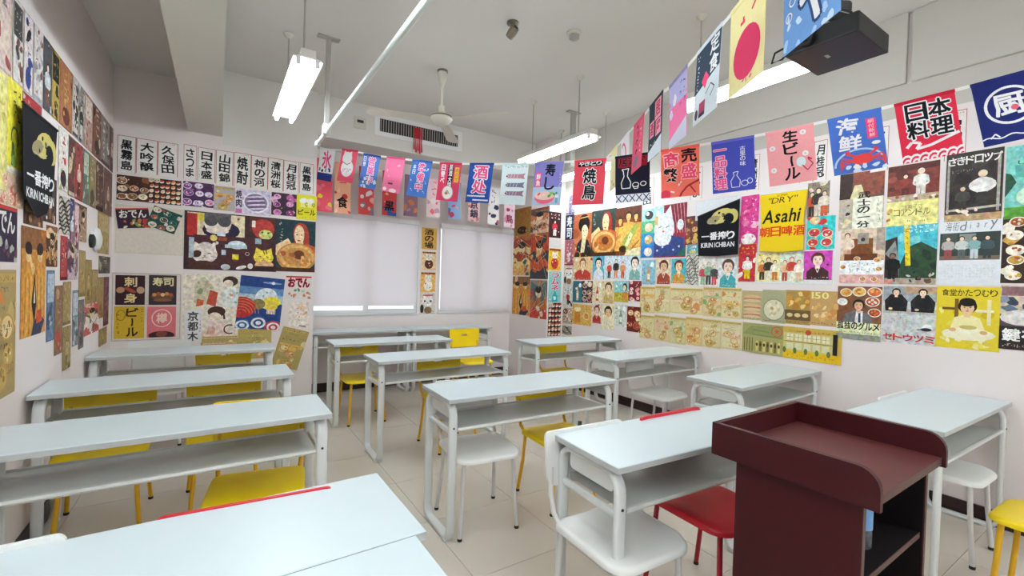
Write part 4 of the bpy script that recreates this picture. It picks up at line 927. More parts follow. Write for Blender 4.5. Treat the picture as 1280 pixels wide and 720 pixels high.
def A_snail(a): a.bg = '#e0c932'; a.blobs(10, ['#e8d85a', '#d0b420', '#f0e48a'], r0=.05, r1=.12); a.text('食堂かたつむり', .08, .84, .95, .96, '#3a3210', False, .01); a.rect(.1, .62, .35, .66, '#6a4a20'); a.rect(.62, .6, .9, .64, '#eee6c0'); a.rect(.3, .5, .36, .8, '#7a5a24'); a.rect(.8, .4, .86, .8, '#e8dfae'); a.poly([(.22, .26), (.3, .5), (.5, .56), (.7, .5), (.8, .26)], '#ece2a8'); a.face(.5, .66, .04, '#ecc49c', '#241a14'); a.ell(.5, .75, .13, .07, '#1e1814'); a.ell(.52, .24, .42, .1, '#efe8c8'); a.ell(.52, .32, .16, .07, '#f2ecd2'); a.ell(.52, .35, .14, .035, '#c8b868'); a.blobs(8, ['#f0e8c0', '#d8c050', '#e8dc90'], .1, .03, .9, .16, .04, .08); a.ell(.28, .3, .06, .03, '#d8a878'); a.ell(.76, .28, .06, .03, '#d8a878')
def A_keyfilm(a): a.bg = '#54484a'; a.rect(0, .55, 1, 1, '#c8b8a4'); a.rect(.02, .84, .4, .98, '#8a6a6a'); a.blobs(8, ['#5a6a80', '#8a94a4', '#3a4454'], 0, .6, 1, .84, .06, .12); a.ell(.35, .5, .35, .12, '#d8d4d0'); a.ell(.8, .42, .22, .12, '#4a3a5a'); a.rect(0, 0, 1, .36, '#2e2422'); a.text('鍵を', .04, .12, .7, .34, '#ecebe8', False, .04, '#1a1616'); a.marks(.05, .03, .9, .1, '#a89c94', 10, 1)
_old = A_setoutsumi
def A_setoutsumi(a):
    _old(a)
    for cx, q in ((.25, 1), (.74, -1)):
        a.poly([(cx-.2, .56), (cx-.22, .74), (cx-.1, .86), (cx+.1, .86), (cx+.22, .74), (cx+.2, .56)], '#1c1c1f'); a.line([(cx-.14, .8), (cx-.18, .66), (cx-.06, .6)], .012, '#2a2a2e'); a.line([(cx+.14, .8), (cx+.2, .66), (cx+.08, .6)], .012, '#2a2a2e'); a.face(cx, .89, .022, SK, '#141214'); a.ell(cx-.1, .6, .04, .02, SK)
    a.marks(.04, .34, .6, .48, '#8a8e92', 10, 4, .0015); a.text('セトウツミ', .02, .04, .98, .17, '#c8302c', False, .03); a.ell(.84, .3, .1, .06, '#e4e6e8'); a.ell(.82, .27, .1, .03, '#2a2e34'); a.line([(.66, .26), (.76, .27)], .006, '#2a2e34')

WALLS = {'L': lambda u, z, l: ((XL+l, u, z), math.pi/2), 'R': lambda u, z, l: ((XR-l, u, z), -math.pi/2), 'S': lambda u, z, l: ((PX-l, u, z), -math.pi/2),
         'B': lambda u, z, l: ((u, YB-l, z), 0.), 'F': lambda u, z, l: ((u, PY-l, z), 0.), 'W': lambda u, z, l: ((u, YW-l, z), 0.)}
def sheet(w, h, bg, m, name, rr=0., th=.0006):
    """a thin slab of paper or cloth lying in local x/y, front at z = th"""
    bm = bmesh.new(); box(bm, -w/2, -h/2, 0, w/2, h/2, th)
    me = bpy.data.meshes.new(name); bmesh.ops.recalc_face_normals(bm, faces=bm.faces); bm.to_mesh(me); bm.free()
    at = me.attributes.new('ink', 'FLOAT_COLOR', 'CORNER'); at.data.foreach_set('color', list(lin(bg))*len(me.loops)); me.materials.append(M[m])
    return me
def hang(name, a, m, loc, rz, tilt):
    """upright sheet with its print; rz turns its face away from -y, tilt turns it in its own plane"""
    o = bpy.data.objects.new(name, sheet(a.w, a.h, a.bg, m, name)); COL.objects.link(o)
    o.matrix_world = Matrix.Translation(loc) @ Matrix.Rotation(rz, 4, 'Z') @ Matrix.Rotation(math.pi/2, 4, 'X') @ Matrix.Rotation(tilt, 4, 'Z')
    if a.f:
        p = bpy.data.objects.new('print', a.mesh('print', m)); COL.objects.link(p); p.parent = o
    return o
POSTERS = [
 ('B',-0.707,2.437,0.127,0.327,0,0,('card','黒霧島'),'white name card with black brush characters,first card beside the left corner','name card','name_card','brush-lettered drink name cards'),
 ('B',-0.566,2.443,0.151,0.31,0,0,('card','大吟醸'),'white name card with black brush characters,second card from the left corner','name card','name_card','brush-lettered drink name cards'),
 ('B',-0.415,2.444,0.149,0.307,0,0,('card','久保田'),'white name card with black brush characters,third card from the left corner','name card','name_card','brush-lettered drink name cards'),
 ('B',-0.249,2.447,0.099,0.321,0,0,('card','さつま'),'white name card with black brush characters,narrow curling card after the gap','name card','name_card','brush-lettered drink name cards'),
 ('B',-0.12,2.442,0.14,0.319,0,0,('card','日本盛'),'white name card with black brush characters,boldest lettering in the row','name card','name_card','brush-lettered drink name cards'),
 ('B',0.026,2.438,0.142,0.327,0,0,('card','山田錦'),'white name card with black brush characters,just right of the boldest card','name card','name_card','brush-lettered drink name cards'),
 ('B',0.176,2.439,0.147,0.333,0,0,('card','焼酎'),'white name card with black brush characters,two characters only','name card','name_card','brush-lettered drink name cards'),
 ('B',0.324,2.438,0.149,0.328,0,0,('card','神の河'),'white name card with black brush characters,fourth from the window end','name card','name_card','brush-lettered drink name cards'),
 ('B',0.469,2.442,0.142,0.327,0,0,('card','清洲桜'),'white name card with black brush characters,third from the window end','name card','name_card','brush-lettered drink name cards'),
 ('B',0.614,2.441,0.146,0.323,0,0,('card','月桂冠'),'white name card with black brush characters,second from the window end','name card','name_card','brush-lettered drink name cards'),
 ('B',0.762,2.445,0.136,0.316,0,0,('card','黒霧島'),'white name card with black brush characters,last card next to the window','name card','name_card','brush-lettered drink name cards'),
 ('B',-0.659,2.142,0.224,0.222,0,0,('food',11,'#4a2a20',('#c9b49a','#8a5a3a','#b7542f','#e6d9c4'),7),'dark sashimi tray photo below the corner name cards','poster','poster',None),
 ('B',-0.431,2.144,0.239,0.228,0,0,('sushi',12,'#3a1d18'),'brown print with rows of nigiri sushi','poster','poster',None),
 ('B',-0.178,2.15,0.24,0.23,0,0,('food',13,'#4f2a55',('#b9a0c4','#7a3f80','#d98ab8','#e8e0ee'),8),'purple food print under the curling name card','poster','poster',None),
 ('B',0.03,2.139,0.175,0.235,0,0,('menu',14,'#b9b2b4','#4a4048'),'grey printed menu between purple food prints','poster','poster',None),
 ('B',0.273,2.131,0.318,0.247,0,0,('bigplate',15,'#cfc6d8','#6a4a72','焼肉'),'pale purple 焼肉 print with one large plate','poster','poster',None),
 ('B',0.554,2.143,0.237,0.231,0,0,('food',16,'#3a2036',('#a04a86','#c46aa0','#7a2f66','#d8a8c8'),6),'dark magenta meat plate print beside yellow beer print','poster','poster',None),
 ('B',0.77,2.136,0.199,0.262,0,0.002,('beer','#e3d92a'),'yellow ビール print with two foaming mugs','poster','poster',None),
 ('B',-0.532,1.777,0.498,0.433,0,0,('plain','#ddd3c6'),'blank cream board on the back wall','board','cream_board',None),
 ('B',-0.653,1.879,0.229,0.177,7,0.004,('oden',),'tilted おでん hot pot print on the cream board','poster','poster',None),
 ('B',-0.432,1.883,0.22,0.192,-19,0.006,('food',18,'#1d4a44',('#3f8a7a','#b5452f','#274f3c','#d9d2c0'),8),'teal hot pot print tilted the other way','poster','poster',None),
 ('B',0.104,1.716,0.777,0.554,0,0,('catscene',),'large dark poster of cats dining around a table','poster','poster',None),
 ('B',0.674,1.72,0.378,0.544,0,0,('woman','#1f3a40','#a83a2a','#e9c9a0','#c08848',19),'dark print of red haired woman behind a round dish','poster','poster',None),
 ('B',-0.545,1.083,0.504,0.619,0,0,('frame4',),'thin white framed panel holding four square prints','board','framed_panel',None),
 ('B',-0.665,1.235,0.204,0.266,0,0.004,('sq','#3a1f28','刺身','#e8cf9a'),'dark maroon square print reading 刺身','poster','poster',None),
 ('B',-0.434,1.239,0.203,0.273,0,0.004,('sq2','#3b2f33','寿司','#e6d8a6'),'dark grey square print reading 寿司','poster','poster',None),
 ('B',-0.668,0.946,0.209,0.289,0,0.004,('sqb',),'mustard square print with black brush ビール','poster','poster',None),
 ('B',-0.438,0.945,0.21,0.282,0,0.004,('sqp',),'salmon square print with a round crest','poster','poster',None),
 ('B',-0.053,1.084,0.462,0.624,0,0,('ladies',),'cream ukiyo-e print with kimono figures','poster','poster',None),
 ('B',-0.2,0.897,0.138,0.317,0,0.003,('vtext','#e4e2e2','京都木','#3a3a3e'),'white sheet with vertical text 京都木','poster','poster',None),
 ('B',0.358,1.117,0.396,0.531,-5,0.004,('bluewave',),'blue print of swirling waves under a round mountain','poster','poster',None),
 ('B',0.711,1.282,0.248,0.243,0,0.001,('oden2',),'small white おでん sticker beside the window','poster','poster',None),
 ('B',0.718,0.99,0.2,0.284,0,0,('cat',1),'cutout of an orange and white dancing cat','poster','poster',None),
 ('B',0.018,0.686,0.314,0.229,0,0,('menu',20,'#b7a468','#5a4a26'),'olive menu mostly hidden behind the rear desk','poster','poster',None),
 ('B',0.316,0.704,0.295,0.304,0,0.002,('menu',21,'#b9a763','#5a4a26'),'olive menu with bowls above the rear desk end','poster','poster',None),
 ('B',0.641,0.639,0.261,0.42,-16,0.004,('menu',22,'#b3a062','#5a4a26'),'olive menu hung at a steep tilt near the window','poster','poster',None),
 ('W',2.409,1.966,0.219,0.296,0,0,('vtext','#d9a545','酒の場','#2a2018'),'ochre strip with brush text 酒の場 between the windows','poster','poster',None),
 ('W',2.412,1.663,0.207,0.253,0,0,('animal','#e6c79a','#6a2a20'),'tan print of a spotted dog between the windows','poster','poster',None),
 ('W',2.408,1.371,0.218,0.27,0,0,('animal','#e2b061','#f3ead8'),'ochre print of a white bear between the windows','poster','poster',None),
 ('W',2.405,1.079,0.219,0.298,0,0,('luckycat',),'lucky cat face print at the bottom of the window pillar','poster','poster',None),
 ('L',2.778,2.45,0.34,0.38,0,0,('strip',30,'#d9c4b8',('#a03a44','#8f8078')),'pale pink strip with a red blob in the left wall top row','poster','poster','strip posters along the top of the left wall'),
 ('L',3.022,2.45,0.125,0.38,0,0,('strip',31,'#d8d2ca',('#3a3a3a','#6f3a28')),'white strip with grey text and brown disc in the left wall top row','poster','poster','strip posters along the top of the left wall'),
 ('L',3.159,2.45,0.127,0.38,0,0,('strip',32,'#dcd0cc',('#202024','#2c3a80')),'white strip with black text and blue curve in the left wall top row','poster','poster','strip posters along the top of the left wall'),
 ('L',3.303,2.45,0.14,0.38,0,0,('strip',33,'#d6cec8',('#7a3a2a','#9a9a9a')),'white strip with a brown figure in the left wall top row','poster','poster','strip posters along the top of the left wall'),
 ('L',3.451,2.45,0.141,0.38,0,0,('strip',34,'#4a5258',('#c8ccd0','#7a4a30')),'dark grey strip with white text in the left wall top row','poster','poster','strip posters along the top of the left wall'),
 ('L',3.596,2.45,0.138,0.38,0,0,('strip',35,'#b89c4a',('#26241e','#6a5426')),'olive yellow strip with black text in the left wall top row','poster','poster','strip posters along the top of the left wall'),
 ('L',3.803,2.45,0.263,0.38,0,0,('strip',36,'#a8704a',('#c49a5a','#6a2e22')),'orange brown strip with a figure in the left wall top row','poster','poster','strip posters along the top of the left wall'),
 ('L',4.011,2.45,0.135,0.38,0,0,('strip',37,'#c9bfb4',('#26262a','#4a4a4a')),'white strip with black writing in the left wall top row','poster','poster','strip posters along the top of the left wall'),
 ('L',4.167,2.45,0.157,0.38,0,0,('strip',38,'#8d8880',('#2a2a2e','#c8c0b8')),'grey strip with black brush marks in the left wall top row','poster','poster','strip posters along the top of the left wall'),
 ('L',4.365,2.45,0.226,0.38,0,0,('strip',39,'#b08a7c',('#d8c8ba','#7a4a40')),'pinkish brown strip in the left wall top row','poster','poster','strip posters along the top of the left wall'),
 ('L',4.625,2.45,0.268,0.38,0,0,('strip',40,'#7a5240',('#c8a888','#3a2620')),'dark brown strip in the left wall top row','poster','poster','strip posters along the top of the left wall'),
 ('L',4.935,2.45,0.329,0.38,0,0,('strip',41,'#8a8078',('#d8d0c4','#46322a')),'grey brown strip in the left wall top row','poster','poster','strip posters along the top of the left wall'),
 ('L',5.188,2.45,0.156,0.38,0,0,('strip',42,'#6a4a3e',('#b89c8a','#38241e')),'narrow maroon brown strip in the left wall top row','poster','poster','strip posters along the top of the left wall'),
 ('L',2.739,1.995,0.34,0.51,0,0,('strip',50,'#e6dc8c',('#d8b848','#c8c060')),'pale yellow poster at the edge of the left wall','poster','poster',None),
 ('L',2.998,2.06,0.173,0.42,0,0,('yellow',),'bright yellow poster with green creature beside black banner','poster','poster',None),
 ('L',2.931,1.765,0.34,0.15,0,0,('food',52,'#d8b89a',('#e8d8c0','#c86a58','#e0a890','#f0e0c8'),6),'peach food poster under the yellow posters','poster','poster',None),
 ('L',3.227,2.152,0.269,0.205,0,0,('strip',53,'#b02a30',('#e8d8d0','#601018')),'red poster behind the top of the black banner','poster','poster',None),
 ('L',3.526,1.792,0.233,0.255,0,0,('strip',54,'#3a2f2c',('#d8d0c8','#8a5a40')),'dark poster behind the lower tip of the black banner','poster','poster',None),
 ('L',3.266,1.683,0.283,0.115,0,0,('strip',55,'#6a4632',('#b08a5a','#3a2218')),'brown print under the black banner','poster','poster',None),
 ('L',3.766,2.062,0.199,0.365,0,0,('strip',56,'#dedad2',('#c02a34','#202022','#9aa860')),'white poster with red and black text beside black banner','poster','poster',None),
 ('L',3.949,2.058,0.148,0.375,0,0,('strip',57,'#5a3a34',('#a03a38','#c8b898')),'maroon poster in the second row of the left wall','poster','poster',None),
 ('L',4.129,2.058,0.197,0.375,0,0,('strip',58,'#96403c',('#d8b8a8','#50201e')),'red poster in the second row of the left wall','poster','poster',None),
 ('L',4.317,2.058,0.154,0.375,0,0,('strip',59,'#5a7a70',('#b0c0a8','#7a4a40')),'teal poster in the second row of the left wall','poster','poster',None),
 ('L',4.505,2.058,0.205,0.375,0,0,('strip',60,'#8a7a54',('#c8b888','#4a3a26')),'olive poster in the second row of the left wall','poster','poster',None),
 ('L',4.752,2.058,0.256,0.375,0,0,('strip',61,'#5e4438',('#b89880','#2e1e1a')),'dark brown poster near the far left corner','poster','poster',None),
 ('L',5.063,2.058,0.331,0.375,0,0,('strip',62,'#74584e',('#c8a890','#3a2a2a')),'brown poster right in the far left corner','poster','poster',None),
 ('L',2.873,1.56,0.34,0.25,0,0,('oden3',),'dark purple おでん poster at the edge of the left wall','poster','poster',None),
 ('L',3.28,1.34,0.366,0.55,0,0,('ukiyoe',71),'tall orange print of two robed figures on left wall','poster','poster',None),
 ('L',3.569,1.535,0.203,0.23,0,0,('ukiyo',72,'#8a5a44',('#c88a52','#e0c090','#5a3024')),'brown ukiyo-e print above the blue strip','poster','poster',None),
 ('L',3.806,1.735,0.228,0.23,0,0,('zebra',),'grey print of swirling black and white stripes','poster','poster',None),
 ('L',3.977,1.705,0.094,0.31,0,0,('strip',74,'#34507a',('#d0d8e0','#b06a78')),'narrow navy strip on the left wall','poster','poster',None),
 ('L',4.09,1.685,0.109,0.33,0,0,('strip',75,'#b27a80',('#e0c8c8','#6a3a40')),'narrow dusty pink strip on the left wall','poster','poster',None),
 ('L',4.254,1.725,0.212,0.25,0,0,('ukiyo',76,'#6a5246',('#a88a70','#3a2a26')),'dark brown print with a curled edge on left wall','poster','poster',None),
 ('L',3.808,1.475,0.143,0.27,0,0,('strip',77,'#b0383e',('#e0d0a8','#701c22')),'narrow red strip on the left wall','poster','poster',None),
 ('L',4.008,1.47,0.237,0.26,0,0,('ukiyo',78,'#96788a',('#c8b0b8','#5a3c4c')),'dusty purple print on the left wall','poster','poster',None),
 ('L',4.923,1.705,0.433,0.33,0,0,('strip',79,'#a8905c',('#c0a878','#8a7040')),'plain tan sheet beside the round white wall fitting','poster','poster',None),
 ('L',4.977,1.45,0.432,0.14,0,0,('strip',80,'#4a4034',('#a89c88','#26201a')),'small dark framed print near the back corner','poster','poster',None),
 ('L',4.25,1.38,0.173,0.32,0,0,('strip',81,'#a48c58',('#b8a270','#866e40')),'tan strip,first of three stepped strips','poster','poster',None),
 ('L',4.438,1.32,0.186,0.32,0,0,('strip',82,'#a08852',('#b69e6c','#7e6636')),'tan strip,second of three stepped strips','poster','poster',None),
 ('L',4.636,1.27,0.192,0.28,0,0,('strip',83,'#9c8450',('#b09866','#7a6234')),'tan strip,third of three stepped strips','poster','poster',None),
 ('L',4.845,1.185,0.186,0.33,0,0,('strip',84,'#a58d5a',('#baa472','#826a3c')),'tan strip beside the maroon strip','poster','poster',None),
 ('L',5.063,1.145,0.209,0.41,0,0,('strip',85,'#7a4a52',('#a87a80','#4a2a32')),'long maroon strip near the back corner','poster','poster',None),
 ('L',4.956,0.86,0.304,0.14,0,0,('strip',86,'#a08a58',('#bca678','#7a6436')),'small tan sheet above the rear desk corner','poster','poster',None),
 ('L',3.558,1.2,0.136,0.4,0,0,('strip',87,'#6a84a2',('#b8c8d4','#3a4a64')),'tall blue grey strip under the brown print','poster','poster',None),
 ('L',3.718,1.105,0.159,0.41,0,0,('strip',88,'#8a6c50',('#c09a70','#a84a3c')),'tall brown strip beside the blue grey strip','poster','poster',None),
 ('L',3.889,1.195,0.176,0.27,0,0,('strip',89,'#a08a5a',('#b8a276','#7c683c')),'olive strip,upper of two','poster','poster',None),
 ('L',3.896,0.915,0.177,0.27,0,0,('strip',90,'#9a8656',('#b49e70','#766236')),'olive strip,lower of two','poster','poster',None),
 ('L',4.091,1.085,0.139,0.37,0,0,('strip',91,'#7e8896',('#c0c8d0','#4e5866')),'blue grey strip above the rear desk,the nearer one','poster','poster',None),
 ('L',4.244,1.03,0.14,0.34,0,0,('strip',92,'#73706e',('#b07a70','#4a4a50')),'grey strip above the rear desk,the farther one','poster','poster',None),
 ('L',4.557,1.045,0.466,0.23,0,0,('ukiyo',93,'#c8b0a4',('#c85a5a','#e8dcd4','#6a5a58')),'red and white print above the rear desk','poster','poster',None),
 ('L',2.869,1.115,0.34,0.57,0,0,('menu',94,'#b09a64','#6a5630'),'long tan menu low on the left wall','poster','poster',None),
 ('S',5.552,2.302,0.442,0.414,0,0,('strip',100,'#9a7434',('#c84a30','#2a2018','#d8b060')),'orange and olive print at the top of the pillar side','poster','poster',None),
 ('S',5.542,1.807,0.465,0.6,0,0,('ukiyo',101,'#b06a38',('#3a5a60','#d8a860','#a03a28','#e0c880')),'ukiyo-e print of a pale figure on pillar side','poster','poster',None),
 ('S',5.536,1.208,0.456,0.568,0,0,('ukiyoe',102),'tall orange robed figure print low on the pillar side','poster','poster',None),
 ('S',5.12,2.272,0.428,0.371,0,0,('ukiyo',103,'#8a4a34',('#c87a50','#5a5048','#d8b8a0')),'brown fan print at the top inner pillar side','poster','poster',None),
 ('S',5.107,1.783,0.429,0.646,0,0,('ukiyo',104,'#b0603a',('#c8502c','#d8b070','#3a3a44')),'rust print of a warrior on the pillar side','poster','poster',None),
 ('S',5.099,1.175,0.401,0.535,0,0,('ukiyo',105,'#8a8a78',('#c84030','#d8d0b8','#5a6a68','#b86a3a')),'grey green print with red figures on pillar side','poster','poster',None),
 ('F',3.852,2.208,0.21,0.353,0,0,('strip',110,'#3a1a1c',('#c03038','#e8e0d8','#101014')),'black and red print on the pillar front','poster','poster',None),
 ('F',3.861,1.957,0.203,0.106,0,0,('plain','#d8d6d2'),'small white note on the pillar front','poster','poster',None),
 ('F',3.869,1.734,0.212,0.302,0,0,('animal','#d8b028','#c23a30'),'yellow and red print on the pillar front','poster','poster',None),
 ('F',3.883,1.357,0.219,0.427,0,0,('ramune',),'teal ラムネ strip on the pillar front','poster','poster',None),
 ('F',3.896,0.908,0.224,0.459,0,0,('sushi',114,'#32161a'),'dark sushi print at the bottom of the pillar front','poster','poster',None),
 ('R',4.796,2.179,0.179,0.352,0,0,('vtext','#222c48','寿司','#e8e8ec'),'navy strip with white text 寿司 beside the pillar','poster','poster',None),
 ('R',4.787,1.833,0.196,0.357,0,0,('strip',121,'#a8606c',('#e0d0d4','#7a3a58','#d8b898')),'pink mixed print below the navy strip','poster','poster',None),
 ('R',4.784,1.52,0.203,0.253,0,0,('luckycat',),'red and white lucky cat print beside the pillar','poster','poster',None),
 ('R',4.781,1.24,0.207,0.287,0,0,('strip',122,'#dcd8d2',('#c02a30','#141416')),'white print with red and black brush letters','poster','poster',None),
 ('R',4.782,0.965,0.206,0.22,0,0,('food',123,'#b8b098',('#c03a30','#e8e0d0','#5a3a2a'),4),'small print of a red bowl beside the pillar','poster','poster',None),
 ('R',4.784,0.766,0.203,0.125,0,0,('zebra',),'small red brown zebra stripe print','poster','poster',None),
 ('R',4.529,2.054,0.371,0.572,0,0,('geisha',),'print of a geisha with tall black hair','poster','poster',None),
 ('R',4.138,2.058,0.435,0.581,0,0,('woman','#2c3a34','#8a2a22','#e0b888','#b8702f',24),'print of a woman bent over a large bowl','poster','poster',None),
 ('R',3.736,2.048,0.405,0.574,0,0,('men',),'warm brown print of figures with a huge green bottle','poster','poster',None),
 ('R',4.502,1.617,0.395,0.304,0,0,('portrait','#d8bc8a','#8a4a30','#e8d0a8','#c03a30'),'cream print of a girl beside a red dress on the right wall','poster','poster',None),
 ('R',4.206,1.621,0.216,0.295,0,0,('portrait','#58aac0','#1e1e22','#f0d8c0','#d8dce0'),'blue print of a dark haired swimmer on the right wall','poster','poster',None),
 ('R',3.904,1.623,0.397,0.289,0,0,('people',131,'#c8d4da',('#c8482e','#2a2426','#d88a5a')),'pale blue print of women in red kimono on the right wall','poster','poster',None),
 ('R',3.611,1.62,0.207,0.289,0,0,('portrait','#c8d8dc','#2a2a2c','#f0dcc8','#7aa8a0'),'pale print of a woman in green robe on the right wall','poster','poster',None),
 ('R',4.589,1.304,0.196,0.287,0,0,('bottle','#2f6a78','#d8b890'),'teal night print of a lone figure on the right wall','poster','poster',None),
 ('R',4.4,1.308,0.198,0.285,0,0,('food',134,'#3a2020',('#d8c0a0','#7a2a24','#e8e0d4'),6),'dark print of small dishes on the right wall','poster','poster',None),
 ('R',4.212,1.314,0.19,0.28,0,0,('bottle','#e0d4ae','#c84a3a'),'cream print of a slim red figure on the right wall','poster','poster',None),
 ('R',4.019,1.318,0.212,0.278,0,0,('portrait','#d8c49a','#5a4030','#ecd2a8','#c8a868'),'cream print of a close-up face on the right wall','poster','poster',None),
 ('R',3.806,1.336,0.225,0.252,0,0,('landscape',137),'print of a girl in yellow grass under teal sky on the right wall','poster','poster',None),
 ('R',3.6,1.347,0.202,0.234,0,0,('food',138,'#7a2024',('#c8404a','#e0a0a0','#f0d8d0'),7),'red raw meat print on the right wall','poster','poster',None),
 ('R',4.49,1.003,0.38,0.272,0,0,('beer2','#d8ae5a'),'golden print of a beer glass and a bowl on the right wall','poster','poster',None),
 ('R',4.21,1.038,0.19,0.244,0,0,('portrait','#d8c8b8','#6a3024','#e8c8a8','#b03830'),'print of brown haired women in red on the right wall','poster','poster',None),
 ('R',4.011,1.012,0.225,0.307,0,0,('portrait','#e2d9b4','#2a2018','#e8c090','#e0d4b0'),'cream print of a black haired man on the right wall','poster','poster',None),
 ('R',3.801,1.048,0.21,0.261,0,0,('bottle','#ccd0c4','#8a9a80'),'pale print of thin bamboo stalks on the right wall','poster','poster',None),
 ('R',3.599,1.02,0.205,0.291,0,0,('food',143,'#6a2218',('#c8705a','#e8d8a0','#a03a2a'),4),'dark red bordered dish print on the right wall','poster','poster',None),
 ('R',3.468,2.46,0.185,0.32,0,0,('card','久保田'),'white brush card on right wall,between sake flag and orange flag','name card','name_card','brush-lettered drink name cards'),
 ('R',2.841,2.46,0.132,0.32,0,0,('card','さつま'),'white brush card on right wall,between orange and blue flags','name card','name_card','brush-lettered drink name cards'),
 ('R',2.26,2.46,0.109,0.32,0,0,('card','清洲桜'),'white brush card on right wall,between blue and pink flags','name card','name_card','brush-lettered drink name cards'),
 ('R',1.819,2.46,0.1,0.32,0,0,('card','梅酒'),'white brush card on right wall,behind the pink beer flag edge','name card','name_card','brush-lettered drink name cards'),
 ('R',1.719,2.46,0.094,0.32,0,0,('card','月桂冠'),'white brush card on right wall,tucked behind the seafood flag','name card','name_card','brush-lettered drink name cards'),
 ('R',1.333,2.46,0.107,0.32,0,0,('card','こうじ'),'white brush card on right wall,between seafood and red flags','name card','name_card','brush-lettered drink name cards'),
 ('R',0.927,2.46,0.103,0.32,0,0,('card','寿'),'white brush card on right wall,between red and navy flags','name card','name_card','brush-lettered drink name cards'),
 ('R',3.427,2.0,0.204,0.547,0,0,('tiles4',),'column of four small coloured prints beside the big cat','poster','poster',None),
 ('R',3.144,2.006,0.411,0.565,0,0,('bigcat',),'large print of a white cat in a blue cloth','poster','poster',None),
 ('R',2.876,1.99,0.148,0.292,0,0,('food',151,'#6a3a34',('#b08a8a','#d8b040','#8a4a3a'),5),'small brown food print beside the black banner','poster','poster',None),
 ('R',2.857,1.798,0.133,0.095,0,0,('strip',152,'#58a0b4',('#e0e8ea','#d8c060')),'tiny blue print beside the black banner','poster','poster',None),
 ('R',2.601,2.181,0.475,0.195,0,0,('plain','#dfe2e4'),'white paper sheet behind the black banner','poster','poster',None),
 ('R',2.284,2.04,0.174,0.442,0,0,('pinkstrip',),'hot pink strip poster between the black and yellow banners','poster','poster',None),
 ('R',2.285,1.651,0.17,0.349,0,0,('strip',154,'#c0303c',('#f0ece8','#d8c020')),'red and white print under the hot pink strip','poster','poster',None),
 ('R',3.408,1.565,0.192,0.277,0,0,('bottle','#86b8c8','#c89a5a'),'small blue print with a brown bottle','poster','poster',None),
 ('R',3.205,1.574,0.216,0.277,0,0,('portrait','#d8c8b0','#5a2f20','#e0b890','#a84a30'),'small print of a smiling woman with bottle','poster','poster',None),
 ('R',3.013,1.577,0.182,0.26,0,0,('portrait','#4fb0bc','#6a2a24','#f0d0a0','#d89a40'),'small teal print of a round faced figure','poster','poster',None),
 ('R',2.851,1.593,0.147,0.318,0,0,('zebra',),'black and white inked print under the blue print','poster','poster',None),
 ('R',2.67,1.569,0.219,0.284,0,0,('people',158,'#e4dfd8',('#c8505a','#8ab090','#4a4a4a')),'white print of red and green figures under black banner','poster','poster',None),
 ('R',2.468,1.562,0.205,0.287,0,0,('portrait','#dcdedc','#5a4438','#f0d8c0','#4aa4a8'),'print of a brown haired boy in teal','poster','poster',None),
 ('R',1.899,1.599,0.621,0.279,0,0,('plain','#e4e4e2'),'wide white sheet under the yellow banner','poster','poster',None),
 ('R',2.094,1.609,0.197,0.251,0,0.002,('people',161,'#eadc9a',('#c87840','#3a3228','#e8e0c8')),'pale yellow print of a maid','poster','poster',None),
 ('R',1.902,1.606,0.199,0.257,0,0.002,('people',162,'#cfe0cc',('#e0b890','#c84a3a','#f0e8d8')),'pale green print of a bathing woman','poster','poster',None),
 ('R',1.708,1.619,0.207,0.233,0,0.002,('portrait','#c84ab0','#5a3024','#f4dcc8','#4a2a2c'),'magenta print of a woman in a brown coat','poster','poster',None),
 ('R',1.723,2.145,0.158,0.288,0,0,('people',164,'#8a7a66',('#c85a3a','#3a322c','#d8cbb8')),'print of a red haired cook at work','poster','poster',None),
 ('R',1.696,1.879,0.203,0.264,0,0,('food',165,'#35c3c0',('#e8d8c0','#c83a40','#d8c090'),5),'bright turquoise noodle bowl print','poster','poster',None),
 ('R',3.41,1.257,0.211,0.3,0,0,('menu',170,'#e4d4a0','#9a7440'),'pale yellow menu sheet with an orange shop front,top row far end','poster','poster','yellow menu sheets on the right wall'),
 ('R',3.21,1.269,0.209,0.301,0,0,('menu',171,'#e0d4a4','#9a7440'),'pale yellow menu sheet with tall script,top row second','poster','poster','yellow menu sheets on the right wall'),
 ('R',2.913,1.268,0.403,0.27,0,0,('menu',172,'#e2d6a0','#9a7440'),'pale yellow menu sheet wide one in the top row','poster','poster','yellow menu sheets on the right wall'),
 ('R',2.619,1.275,0.203,0.292,0,0,('menu',173,'#decaa0','#9a7440'),'pale yellow menu sheet with noodle photo,fourth in the top row','poster','poster','yellow menu sheets on the right wall'),
 ('R',2.425,1.273,0.205,0.292,0,0,('menu',174,'#e0d4a6','#9a7440'),'pale yellow menu sheet fifth in the top row','poster','poster','yellow menu sheets on the right wall'),
 ('R',3.402,0.953,0.21,0.264,0,0,('menu',175,'#dfd49c','#9a7440'),'pale yellow menu sheet with small bowl,bottom row far end','poster','poster','yellow menu sheets on the right wall'),
 ('R',3.202,0.958,0.207,0.281,0,0,('menu',176,'#dfcb9c','#9a7440'),'pale yellow menu sheet with bold script,bottom row second','poster','poster','yellow menu sheets on the right wall'),
 ('R',3.0,0.954,0.206,0.282,0,0,('menu',177,'#d3cc9c','#9a7440'),'pale yellow menu sheet with green band,bottom row third','poster','poster','yellow menu sheets on the right wall'),
 ('R',2.808,0.968,0.195,0.286,0,0,('menu',178,'#e2c68a','#9a7440'),'pale yellow menu sheet with orange dish,bottom row fourth','poster','poster','yellow menu sheets on the right wall'),
 ('R',2.615,0.968,0.21,0.279,0,0,('menu',179,'#dcd0a0','#9a7440'),'pale yellow menu sheet with a big bowl,bottom row fifth','poster','poster','yellow menu sheets on the right wall'),
